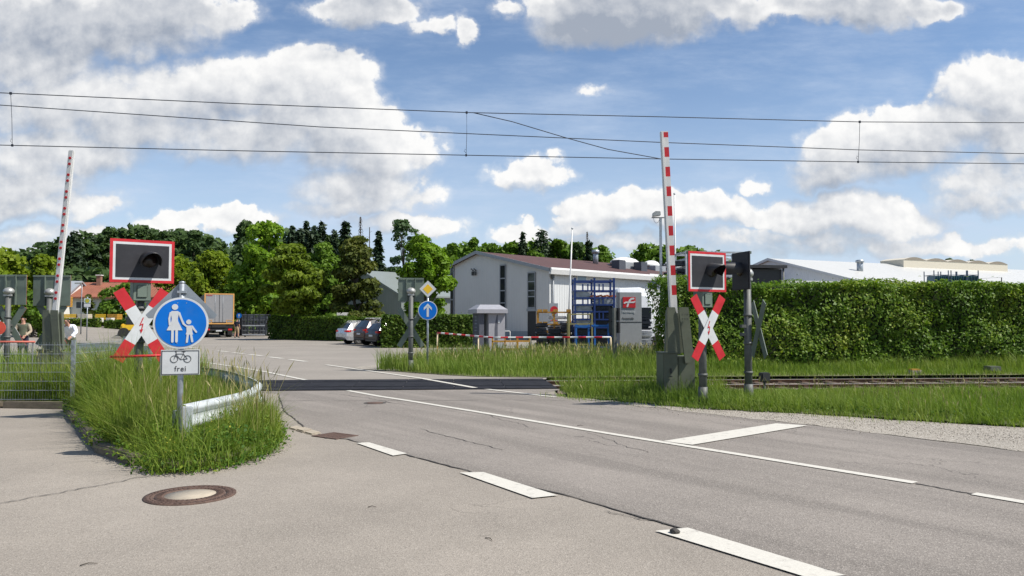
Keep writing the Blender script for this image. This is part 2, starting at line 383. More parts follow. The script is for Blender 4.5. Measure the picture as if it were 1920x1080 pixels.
MA['hood'] = simple('hood_black', (0.018, 0.018, 0.020), .5, var=.2)
MA['lens'] = simple('lens_dark', (0.02, 0.012, 0.012), .3)
MA['back_green'] = simple('signal_green_grey', (0.125, 0.16, 0.13), .6, var=.15, scale=3, dirt=.35)
MA['post_grey'] = simple('post_grey', (0.10, 0.105, 0.10), .6, .2, var=.2, scale=8, dirt=.4)
MA['olive'] = simple('barrier_olive', (0.100, 0.112, 0.078), .55, var=.15, scale=4, dirt=.35)
MA['zinc'] = simple('galvanised', (0.34, 0.37, 0.40), .45, .55, var=.25, scale=9, dirt=.2)
MA['rail_zinc'] = simple('pale_galvanised', (0.50, 0.53, 0.54), .5, .15, var=.14, scale=6, dirt=.15)
MA['alu_back'] = simple('sign_back', (0.25, 0.28, 0.31), .5, .4, var=.12)
MA['lamp_silver'] = simple('lamp_silver', (0.40, 0.40, 0.38), .4, .4, var=.15, scale=10, dirt=.4)
MA['blue'] = simple('sign_blue', (0.001, 0.135, 0.52), .55, var=.10, scale=3, spec=.2, dirt=.12, dirtcol=(.12,.16,.22))
MA['yellow'] = simple('sign_yellow', (0.75, 0.47, 0.02), .45, var=.08)
MA['black'] = simple('black_paint', (0.02, 0.02, 0.022), .5, var=.2)
MA['trunk'] = simple('bark', (0.075, 0.06, 0.045), .9, var=.35, scale=7, bump=.8, bscale=18)
MA['twig'] = simple('hedge_filler', (.022, .032, .012), .95, var=.4, scale=5)  # dark fill colour for the solid box added inside each hedge
MA['glass'] = glass_mat('window_glass')
MA['wire'] = simple('wire_copper', (0.035, 0.04, 0.055), .6, .3)
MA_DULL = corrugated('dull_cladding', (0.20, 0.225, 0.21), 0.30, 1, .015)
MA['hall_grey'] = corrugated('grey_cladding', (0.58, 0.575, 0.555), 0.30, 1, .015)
MA['hall_white'] = corrugated('white_cladding', (0.56, 0.57, 0.565), 0.30, 0, .03)
MA['trim_grey'] = simple('grey_trim', (0.27, 0.29, 0.31), .5, var=.08)
MA['trim_white'] = simple('white_trim', (0.64, 0.64, 0.62), .45, var=.04, dirt=.1)
MA['hall_pale'] = corrugated('pale_cladding', (0.80, 0.81, 0.80), 0.30, 1, .02)
MA['roof_red'] = simple('red_roofing', (0.075, 0.034, 0.031), .85, var=.2, scale=1.2, bump=.4, bscale=14)
MA['roof_white'] = corrugated('white_roofing', (0.52, 0.515, 0.485), 0.9, 0, .03, var=.05)
MA['cream'] = simple('cream_sheet', (0.56, 0.51, 0.41), .5, var=.05)
MA['tile'] = corrugated('clay_tiles', (0.29, 0.105, 0.06), 0.35, 0, .05, .8, .25)
MA['plaster'] = simple('white_plaster', (0.66, 0.64, 0.60), .9, var=.05)
MA['blue_steel'] = simple('blue_steel', (0.009, 0.035, 0.155), .5, .1, var=.2, dirt=.2)
MA['light_blue_steel'] = simple('light_blue_steel', (0.012, 0.11, 0.36), .5, .1, var=.15, dirt=.15)
MA['yellow_steel'] = simple('ochre_steel', (0.46, 0.24, 0.035), .6, .1, var=.25, dirt=.4, dirtcol=(.14, .08, .04))
MA['dark_steel'] = simple('dark_profiles', (0.035, 0.04, 0.05), .45, .5, var=.4, scale=3)
MA['pale_steel'] = simple('pale_profiles', (0.42, 0.44, 0.46), .4, .4, var=.3, scale=3)
MA['booth_grey'] = simple('booth_grey', (0.30, 0.30, 0.325), .5, .1, var=.06, dirt=.1)
MA['booth_dark'] = simple('booth_dark', (0.08, 0.085, 0.105), .5, var=.1)
MA['monolith'] = simple('monolith_grey', (0.28, 0.285, 0.29), .5, .1, var=.05)
MA['silver'] = simple('car_silver', (0.55, 0.56, 0.58), .25, .4, var=.03)
MA['brown_car'] = simple('car_brown', (0.055, 0.028, 0.028), .22, .3, var=.05)
MA['black_car'] = simple('car_black', (0.014, 0.014, 0.017), .2, .2, var=.05)
MA['van_white'] = simple('van_white', (0.76, 0.77, 0.78), .3, var=.02)
MA['tyre'] = simple('tyre', (0.02, 0.02, 0.02), .85)
MA['rim'] = simple('rim', (0.5, 0.5, 0.5), .3, .8)
MA['tail_red'] = simple('tail_lamp', (0.55, 0.015, 0.02), .15)
MA['orange'] = simple('orange_frame', (0.62, 0.33, 0.10), .5, var=.08)
MA['door_grey'] = simple('trailer_grey', (0.27, 0.27, 0.275), .5, var=.04)
MA['skin'] = simple('skin', (0.46, 0.24, 0.16), .55, var=.06)
MA['hair'] = simple('hair_dark', (0.03, 0.02, 0.015), .7)
MA['navy'] = simple('navy_cloth', (0.015, 0.018, 0.035), .9)
MA['khaki'] = simple('khaki_cloth', (0.40, 0.29, 0.16), .9)
MA['shirt_white'] = simple('white_cloth', (0.72, 0.73, 0.78), .9)
MA['green_cloth'] = simple('olive_cloth', (0.11, 0.12, 0.08), .9)
MA['beige_cloth'] = simple('beige_cloth', (0.38, 0.31, 0.22), .9)
MA['shoe'] = simple('shoe', (0.02, 0.017, 0.015), .7)

G_near = leaf_mat('grass_near', [(0.075, 0.13, 0.014), (0.125, 0.2, 0.022), (0.2, 0.255, 0.04), (0.32, 0.3, 0.11)], .6, .35)
G_far = leaf_mat('grass_far', [(0.09, 0.15, 0.02), (0.15, 0.23, 0.034), (0.22, 0.29, 0.058), (0.29, 0.31, 0.1)], .5, .35)
G_stalk = leaf_mat('grass_stalks', [(0.220, 0.210, 0.080), (0.340, 0.290, 0.140)], 2, .2)
L_weed = leaf_mat('weed_leaves', [(0.028, 0.075, 0.010), (0.060, 0.130, 0.014), (0.120, 0.190, 0.020), (0.220, 0.240, 0.030)], 1.5, .3)
L_hedge = leaf_mat('hedge_leaves', [(0.05, 0.11, 0.012), (0.1, 0.185, 0.019), (0.18, 0.265, 0.03), (0.32, 0.35, 0.05)], .55, .35, .42)
L_hedge2 = leaf_mat('box_hedge_leaves', [(0.03, 0.065, 0.008), (0.065, 0.12, 0.012), (0.15, 0.2, 0.026)], .8, .3)
L_maple = leaf_mat('maple_leaves', [(0.07, 0.15, 0.012), (0.15, 0.26, 0.018), (0.24, 0.36, 0.032)], .5, .38)
L_olive = leaf_mat('olive_maple_leaves', [(0.06, 0.095, 0.01), (0.14, 0.2, 0.017), (0.24, 0.3, 0.03)], .6, .35)
L_bronze = leaf_mat('bronze_maple_leaves', [(0.034, 0.055, 0.012), (0.085, 0.108, 0.02), (0.17, 0.175, 0.034)], .45, .32)
L_yellow = leaf_mat('yellow_green_leaves', [(0.08, 0.135, 0.01), (0.155, 0.22, 0.014), (0.25, 0.3, 0.022)], .4, .38)
L_dark = leaf_mat('dark_leaves', [(0.032, 0.06, 0.022), (0.056, 0.098, 0.03), (0.092, 0.142, 0.042)], .3, .3)
L_mid = leaf_mat('mid_leaves', [(0.05, 0.105, 0.013), (0.1, 0.18, 0.018), (0.165, 0.26, 0.03)], .3, .32)
L_conifer = leaf_mat('conifer_needles', [(0.018, 0.036, 0.02), (0.032, 0.056, 0.027), (0.052, 0.08, 0.038)], .4, .12)
L_birch = leaf_mat('birch_leaves', [(0.061, 0.115, 0.047), (0.115, 0.176, 0.074)], .5, .35)
# ------------------------------------------------------------------ the ground
rng = np.random.default_rng(7); rnd = random.Random(5)
g = MB()
prof = [(-700, -0.03), (-60, -0.03), (-2.35, -0.03), (-1.75, -0.14), (1.75, -0.14), (2.35, -0.03), (60, -0.03), (700, -0.03)]
vs = []
for d, z in prof: vs += [track(-700, d, z), track(700, d, z)]
g.add(vs, [(2*i, 2*i+1, 2*i+3, 2*i+2) for i in range(len(prof)-1)])
struct('ground', g, MA['grass_ground'], 'flat green ground under the crossing and yards')
b = MB(); N = 120                                                     # ballast bed
vs = []
for i in range(N+1):
    s = -60 + i
    vs += [track(s, -1.72, -0.125), track(s, -0.75 + .05*math.sin(i), -0.085), track(s, 0, -0.09), track(s, 0.75, -0.085), track(s, 1.72, -0.125)]
b.add(vs, [(5*i+j, 5*i+5+j, 5*i+6+j, 5*i+1+j) for i in range(N) for j in range(4)])
struct('track_ballast', b, MA['ballast'], 'stony ballast bed of the railway')

def ragged(pts, step=0.5, amp=0.06, seed=1):
    r = random.Random(seed); out = []
    for i in range(len(pts)):
        a = Vector(pts[i][:2]); c = Vector(pts[(i+1) % len(pts)][:2]); n = max(1, int((c-a).length/step))
        for j in range(n):
            p = a.lerp(c, j/n)
            if (c-a).length < 25: p = p + Vector((r.uniform(-amp, amp), r.uniform(-amp, amp)))
            out.append((p.x, p.y))
    return out
near = MB(); near.sheet([(-40, -14), (26, -14), (26, -6), *[tuple(track(s, -1.52)[:2]) for s in (26, 1.05)], tuple(track(1.05, -1.5)[:2]), tuple(track(-8.2, -1.5)[:2]), (-8.2, 14.0), (-40, 13.6)], 0.0)
# that sheet would also cover the verge to the right: keep it to the street side
near = MB(); near.sheet([(-40, -14), (30, -14), (30, -5.0), (14, 4.6), (7.6, 9.6), (4.6, 12.2), (1.0, 16.2), (0.95, 17.6), tuple(track(1.05, -1.5)[:2]), tuple(track(-8.2, -1.5)[:2]), (-8.2, 15.5), (-9.5, 14.08), (-40, 14.2)], 0.0)
struct('side_street', near, MA['side_asphalt'], 'pale asphalt of the side street mouth')
# main road: darker worn asphalt along the line of the crossing
LEFT = [gnd(*p) for p in ((522, 738), (532, 770), (570, 800), (610, 822), (650, 824), (760, 853), (900, 890), (1080, 935), (1250, 984), (1330, 1006), (1600, 1088))]
LEFT += [(3.2, 3.0), (5.4, -1.0), (11, -10)]
RIGHT = [(0.9, 17.8), (0.75, 16.9), (1.0, 16.0)] + [(2.95, 13.6), (4.55, 11.75), (5.6, 10.2), (7.0, 8.2), (9.5, 5.0), (13, .5), (20, -10)]
rd = MB(); rd.sheet([tuple(track(1.05, -1.5)[:2])] + RIGHT[1:] + LEFT[::-1] + [tuple(track(-6.3, -1.5)[:2])], 0.004)
struct('road', rd, MA['road_asphalt'], 'worn darker asphalt of the main road')
sh = MB(); SH = ragged([(1.2, 16.0), (2.0, 15.3), (3.24, 13.9), (4.5, 13.3), (5.54, 12.7), (7.5, 11.45), (10, 9.9), (16, 4.2), (13, 1.8), (9.1, 5.6), (6.7, 8.75), (4.55, 11.7), (3.1, 13.45), (1.9, 14.9)], .3, .07, 3)
sh.sheet(SH, 0.008); struct('gravel_shoulder', sh, MA['gravel'], 'pale gravel shoulder beside the road')
dp = MB(); dp.sheet(ragged([gnd(*p) for p in ((660, 690), (700, 686), (752, 684), (770, 690), (740, 696), (700, 695))], .3, .12, 6), 0.0135); struct('dirt_patch', dp, MA['gravel'], 'bare sandy patch at the corner of the far verge')
# beyond the rails: road and yard
yd = MB(); yd.sheet([tuple(track(-34, 1.5)[:2]), tuple(track(1.05, 1.5)[:2]), (1.5, 30.5), (30, 38), (60, 50), (60, 130), (-60, 130), (-34, 46)], 0.0)
struct('far_road', yd, MA['yard_asphalt'], 'road and yard asphalt beyond the railway')
rp = MB(); vs = []; fs = []                                            # the road climbs a little at the far left
NX, NY = 30, 18
for j in range(NY):
    for i in range(NX):
        x = -22 - i*2.2; y = 40 + j*3.2
        t = max(0.0, min(1.0, (-x-30)/40)); vs.append((x, y, -0.02 + 2.3*t*t*(3-2*t)*min(1, max(0, (y-42)/30))+0.03*min(1, (i+.01)/3)))
for j in range(NY-1):
    for i in range(NX-1): fs.append((j*NX+i, j*NX+i+1, (j+1)*NX+i+1, (j+1)*NX+i))
rp.add(vs, fs, True); struct('rising_road', rp, MA['yard_asphalt'], 'pale road rising to the left beyond the crossing')
# verge with tall grass beyond the rails, and near verge
FV = [tuple(track(s, 1.9)[:2]) for s in (26, 14, 4, 1.4)] + [(-1.0, 21.7), (-2.6, 23.0), (-4.35, 24.6), (-4.3, 26.2), (-2.8, 29.0), (0.2, 31.0), (5.5, 32.2), (8, 30.6), (26, 30)]
NV = [tuple(track(0.9, -1.85)[:2]), tuple(track(4, -1.9)[:2]), tuple(track(7, -2.3)[:2]), tuple(track(26, -2.5)[:2])] + [(26, 0), (16.4, 4.9), (10.2, 10.3), (7.55, 11.7), (5.54, 12.95), (4.5, 13.5), (3.3, 14.1), (2.1, 15.4), (1.25, 16.1)]
IS = [(-7.72, 13.64), (-6.3, 11.45), (-4.97, 9.49), (-4.09, 8.61), (-3.64, 8.08), (-3.35, 8.2), (-3.09, 8.56), (-2.98, 9.3), (-3.15, 10.1), (-3.6, 11.3), (-4.2, 13.0), (-4.75, 14.6), (-5.5, 16.1), (-6.3, 16.75), (-8.2, 16.7), (-30, 14.95), (-30, 14.3), (-9.32, 14.17), (-7.9, 14.05)]
LV = [tuple(track(s, 1.9)[:2]) for s in (-9.2, -30)] + [(-30, 24), (-19, 25.5), (-11.5, 26), (-9.3, 24)]
ve = MB(); ve.sheet(ragged(FV, .5, .07, 2), 0.012); struct('far_verge', ve, MA['soil'], 'soil of the grass verge beyond the rails')
ve = MB(); ve.sheet(ragged(NV, .5, .05, 4), 0.016); struct('near_verge', ve, MA['soil'], 'soil of the grass verge before the rails')
ve = MB(); ve.sheet(ragged(LV, .5, .05, 4), 0.012); struct('left_verge', ve, MA['soil'], 'soil of the grass strip by the far left barrier')
il = MB(); il.prismz([(p[0], p[1]) for p in IS][::-1], -0.02, 0.11); struct('island_soil', il, MA['soil'], 'raised soil of the roadside island')

# ------------------------------------------------------------------ kerbs
kb = MB(); rk = random.Random(3)
def kerb_run(a, c, w=.13, h=.135, step=.95):
    a = Vector(a); c = Vector(c); d = c - a; n = max(1, round(d.length/step)); ang = math.atan2(d.y, d.x)
    for i in range(n):
        p = a.lerp(c, (i+.5)/n); kb.box((p.x + rk.uniform(-.015, .015), p.y + rk.uniform(-.015, .015), h/2 - .012 + rk.uniform(-.012, .008)), (d.length/n-.015, w, h), ang + rk.uniform(-.015, .015), rk.uniform(-.05, .05))
kerb_run((-7.83, 13.62), (-5.02, 9.45)); kerb_run((-5.0, 9.4), (-4.12, 8.52)); kerb_run((-24, 14.23), (-9.3, 14.08)); kerb_run((-9.25, 14.07), (-7.9, 13.9))
o = kb.build('kerb', MA['kerb'], bevel=.018); tag(o, 'weathered mossy kerb stones around the grass island', None, kind='structure')
kb = MB()
for a, c in (((-4.75, 14.7), (-4.2, 13.0)), ((-3.25, 11.45), (-2.72, 10.78))):
    kb_a = Vector(a); kb_c = Vector(c); d = kb_c - kb_a
    for i in range(3):
        p = kb_a.lerp(kb_c, (i+.5)/3); kb.box((p.x, p.y, -.005 + .008*(i % 2)), (d.length/3-.02, .15, .07), math.atan2(d.y, d.x), .12)
o = kb.build('kerb', MA['concrete'], bevel=.015); tag(o, 'low pale concrete kerb running down to the drain grate', None, kind='structure')

# ------------------------------------------------------------------ road markings
def ribbon(pts, w, z, mb):
    pts = [Vector(p[:2]) for p in pts]; vs = []
    ww = w if isinstance(w, list) else [w]*len(pts)
    for i, p in enumerate(pts):
        a = pts[max(0, i-1)]; c = pts[min(len(pts)-1, i+1)]; d = (c-a).normalized(); n = Vector((-d.y, d.x))*ww[i]/2
        vs += [(p.x+n.x, p.y+n.y, z), (p.x-n.x, p.y-n.y, z)]
    mb.add(vs, [(2*i, 2*i+1, 2*i+3, 2*i+2) for i in range(len(pts)-1)])
def mark(name, mb, label): struct(name, mb, MA['paint'], label, fix=False)
ZM = 0.012
m = MB(); ribbon([gnd(*p) for p in ((652, 733), (712, 744), (768, 752.5), (900, 774), (1050, 799), (1240, 830), (1420, 859), (1580, 885), (1716, 907))], .125, ZM, m)
mark('centre_line', m, 'solid white centre line running down to the crossing')
m = MB(); ribbon([gnd(*p) for p in ((1826, 927.5), (1926, 944.5))] + [(5.2, 5.3)], .125, ZM, m); mark('centre_line', m, 'white centre line dash at the right edge of the photo')
m = MB(); m.sheet([gnd(1243, 829), gnd(1298, 836), gnd(1514, 799.5), gnd(1455, 795.5)], ZM+.003); mark('stop_line', m, 'broad white stop line across one lane')
for i, q in enumerate((((668, 832), (692, 831), (763, 852), (737, 856)), ((862, 888), (906, 887), (1046, 931), (998, 936)), ((1229, 998), (1290, 992), (1585, 1082), (1520, 1088)))):
    m = MB(); m.sheet([gnd(*p) for p in q], ZM); mark('edge_dash', m, ['short worn broad white dash nearest the drain grate', 'middle broad white dash along the side street mouth', 'broad white dash at the lower edge of the photo'][i])
m = MB(); ribbon([gnd(*p) for p in ((604, 719), (560, 710.5), (500, 698), (440, 688), (380, 679.5), (300, 670), (200, 661))], .13, ZM, m); mark('centre_line', m, 'white line of the road beyond the crossing')
m = MB(); ribbon([gnd(*p) for p in ((612, 684.5), (700, 697), (760, 705.5), (815, 713.6))], .14, ZM, m); ribbon([gnd(796, 710.2, .03), gnd(816, 713.6, .03), gnd(850, 719.6, .03), gnd(891, 726.8, .03)], .14, .030, m); ribbon([gnd(*p) for p in ((889, 727.5), (960, 736), (1042, 745.5))], .12, ZM, m)
mark('edge_line', m, 'white edge line along the right side over the crossing')
for i, (a, c) in enumerate((((543, 674.3), (574, 678.3)), ((504, 669.6), (530, 672.6)), ((467, 664.8), (492, 667.6)), ((436, 661.6), (458, 663.6)), ((408, 658), (428, 660)), ((352, 651.5), (372, 653.5)), ((322, 648.5), (340, 650)))):
    m = MB(); ribbon([gnd(*a), gnd(*c)], .22, ZM, m); o = m.build('lane_dash', MA['paint']); tag(o, None, None, kind='structure')
# seam and tar cracks
m = MB(); rr = random.Random(8); pts = []
for i in range(len(LEFT)-3):
    a = Vector(LEFT[i]); c = Vector(LEFT[i+1]); n = max(1, int((c-a).length/.12))
    for j in range(n): pts.append(tuple(a.lerp(c, j/n) + Vector((rr.uniform(-.015, .015), rr.uniform(-.015, .015)))))
ribbon(pts, [rr.uniform(.006, .03) for _ in pts], 0.009, m)
def crack(a, c, w, amp, n=24, seed=0):
    r = random.Random(seed); a = Vector(a); c = Vector(c); off = 0; out = []
    nn = Vector((-(c-a).y, (c-a).x)).normalized()
    for i in range(n+1):
        off += r.uniform(-amp, amp); out.append(tuple(a.lerp(c, i/n) + nn*off))
    ribbon(out, [r.uniform(.3, 1)*w for _ in out], 0.0085, m)
crack(gnd(1718, 908), gnd(1826, 928), .05, .012, 20, 1); crack(gnd(1130, 960), gnd(1240, 985), .016, .02, 20, 2); crack(gnd(520, 752), gnd(900, 751), .03, .03, 30, 3)
crack(gnd(940, 750), gnd(1060, 750), .03, .03, 16, 4); crack(gnd(610, 738), gnd(760, 762), .025, .05, 22, 5); crack(gnd(785, 805), gnd(930, 845), .02, .03, 26, 6)
crack(gnd(900, 770), gnd(1020, 800), .012, .04, 26, 7); crack(gnd(1330, 1006), gnd(1560, 1070), .02, .014, 22, 9)
crack(gnd(0, 945), gnd(300, 893), .02, .03, 30, 10); crack(gnd(1100, 812), gnd(1210, 850), .012, .04, 20, 11)
struct('road_seam', m, MA['seam'], 'dark ragged joint and cracks in the asphalt', fix=False)

# ------------------------------------------------------------------ rails and crossing panels
RP = [(-.07, -.15), (.07, -.15), (.07, -.135), (.012, -.12), (.012, -.03), (.035, -.02), (.035, 0), (-.035, 0), (-.035, -.02), (-.012, -.03), (-.012, -.12), (-.07, -.135)]
for d, lab in ((-.7525, 'rusty rail nearer the road'), (.7525, 'bright worn rail nearer the hedge')):
    m = MB(); m.prismx([(y+d, z+.014) for y, z in RP], -60, 60)
    o = m.build('rail', [MA['rail_rust'], MA['rail_top']], loc=TO, rz=TA)
    for p in o.data.polygons:
        if abs(p.normal.z) > .9 and p.center.z > .01: p.material_index = 1
    tag(o, lab + ' of the railway track', 'rail', 'rails of the track')
sl = MB(); sl.box((0, 0, -.10), (.26, 2.5, .1))
s0 = None; n = 0
for i in range(62):
    s = 2.0 + i*.65 if i < 40 else -9.0 - (i-40)*.65
    if s0 is None:
        s0 = sl.build('sleeper', MA['sleeper'], bevel=.012); o = s0
    else: o = s0.copy(); COL.objects.link(o)
    o.location = track(s, 0, rnd.uniform(-.008, .008)); o.rotation_euler.z = TA + rnd.uniform(-.02, .02)
    tag(o, 'brown wooden sleeper under the rails', 'sleeper', 'sleepers of the track')
fx = MB()
for i in range(40):
    for d in (-.7525, .7525):
        for q in (-.1, .1): fx.box((2.0+i*.65, d+q, -.035-.09+.085), (.1, .06, .04))
o = fx.build('rail_fastening', MA['rail_rust'], loc=TO, rz=TA); tag(o, 'rusty fastenings along both rails', 'fastenings', kind='stuff')
# stones in the ballast
def rock_field(name, n, area, smin, smax, mat_, label, seed):
    r = np.random.default_rng(seed); V_ = []; T = []
    base = np.array([(1,0,0),(-1,0,0),(0,1,0),(0,-1,0),(0,0,1),(0,0,-1)], float); tri = np.array([(0,2,4),(2,1,4),(1,3,4),(3,0,4),(2,0,5),(1,2,5),(3,1,5),(0,3,5)])
    for i in range(n):
        p = area(r); s = r.uniform(smin, smax)
        V_.append(base*s*r.uniform(.5, 1.2, (6, 3)) + np.array(p)); T.append(tri + i*6)
    return tag(np_mesh(name, np.concatenate(V_), None, np.concatenate(T), mat_), label, None, kind='stuff')
def ball(r):
    s = r.uniform(.9, 26); d = r.uniform(-1.75, 1.4); return track(s, d, -.10)
rock_field('ballast_stones', 9000, ball, .015, .045, MA['stone_brown'], 'loose pale ballast stones by the rails', 3)
def shoulder(r):
    t = r.uniform(0, 1); a = Vector((2.6, 14.5)).lerp(Vector((14, 4.3)), t); return (a.x + r.normal(0, .45+.5*t), a.y + r.normal(0, .35), .012)
rock_field('gravel', 6000, shoulder, .004, .013, MA['pebble'], 'loose gravel scattered on the shoulder', 4)
def edge(r):
    t = r.uniform(0, 1); pts = [(-4.97, 9.4), (-4.05, 8.45), (-3.6, 7.98), (-3.0, 8.4), (-2.85, 9.3), (-3.0, 10.1)]; i = int(t*4.999); a = Vector(pts[i]).lerp(Vector(pts[i+1]), t*5-i)
    return (a.x + r.normal(0, .09), a.y + r.normal(0, .09), .004)
rock_field('grit', 1500, edge, .003, .009, MA['pebble'], 'grit washed along the island edge', 5)

p0 = None
for i in range(9):
    s = -9.85 + i*1.2
    if p0 is None:
        p0 = thing('crossing_slab', 'black rubber slab laid between and beside the rails', 'crossing slab', track(s+.6, 0), TA, 'rubber slabs of the level crossing')
        for y0, y1, nm in ((-1.48, -.80, 'outer_slab'), (-.68, .68, 'inner_slab'), (.80, 1.48, 'outer_slab')):
            q = MB(); q.box((0, (y0+y1)/2, -.046), (1.19, y1-y0, .14)); 
            for xx in (-.3, .3): q.box((xx, (y0+y1)/2, .0255), (.14, (y1-y0)*.5, .004))
            q.build(nm, MA['rubber'], p0, bevel=.008)
    else: copy_tree(p0, track(s+.6, 0), TA)

# ------------------------------------------------------------------ covers and drain
t = thing('manhole_cover', 'large round rusty manhole cover with pale concrete centre', 'manhole cover', (*gnd(357, 929), 0), .3)
q = MB(); q.lathe([(.31, -.03), (.31, .010), (.395, .010), (.395, .004), (.405, -.03)], 48)
for i in range(48):
    a = 2*PI*i/48
    for rr_ in (.335, .365): q.box((rr_*math.cos(a), rr_*math.sin(a), .0115), (.012, .022, .005), a)
q.build('iron_ring', MA['rust'], t)
q = MB(); q.lathe([(.224, -.03), (.224, .0135), (.30, .0135), (.305, -.03)], 48)
for i in range(40):
    a = 2*PI*i/40; q.box((.262*math.cos(a), .262*math.sin(a), .0155), (.045, .014, .006), a)
q.build('iron_lid', MA['rust'], t)
q = MB(); q.lathe([(.222, -.03), (.222, .009), (.0001, .011)], 48); q.build('concrete_infill', MA['concrete'], t)
t = thing('drain_grate', 'rusty square drain grate at the road edge', 'drain grate', (*gnd(628, 818), .008), -.62)
q = MB(); q.frame(-.25, .25, -.2, .2, .04, -.005, .012)
for i in range(9): q.box((-.19+i*.0475, .0035, 0), (.026, .012, .33))
o = q.build('grate', MA['rust'], t); o.rotation_euler.x = -PI/2
q = MB(); q.box((0, 0, -.004), (.46, .36, .004)); q.build('pit', MA['black'], t)
t = thing('valve_cover', 'small round dark cover in the lane before the crossing', 'manhole cover', (*gnd(703, 756), .004))
q = MB(); q.lathe([(.0001, .008), (.15, .008), (.16, .002)], 28); q.build('lid', MA['rust'], t)
q = MB(); q.ring((0, 0), .165, .215, -.004, .004, 28); o = q.build('rim', MA['seam'], t); o.rotation_euler.x = PI/2
for i, (px, py, L, a) in enumerate(((1082, 799, .10, .2), (910, 1010, .09, -.9), (150, 1062, .10, .5), (690, 952, .07, .1))):
    g0 = gnd(px, py); q = MB(); q.path([(0, 0, .006), (L*.5, .012, .012), (L, -.004, .006)], [.004, .0035, .002], 5)
    o = q.build('twig', MA['trunk'], loc=(*g0, .0), rz=a); tag(o, ['thin brown twig lying near the broad white dashes', 'thin brown twig at the bottom right on pale asphalt', 'thin brown twig at the bottom left corner on pale asphalt', 'thin brown twig to the right of the manhole cover'][i], 'twig')
bm_ = bmesh.new(); bmesh.ops.create_icosphere(bm_, subdivisions=2, radius=.04)
for v in bm_.verts: v.co *= rnd.uniform(.75, 1.15); v.co.z *= .6
me = bpy.data.meshes.new('stone'); bm_.to_mesh(me); bm_.free(); me.materials.append(MA['seam'])
o = bpy.data.objects.new('stone', me); COL.objects.link(o); o.location = (*gnd(1265, 1002), .025); tag(o, 'small dark stone lying on the front white dash', 'stone')
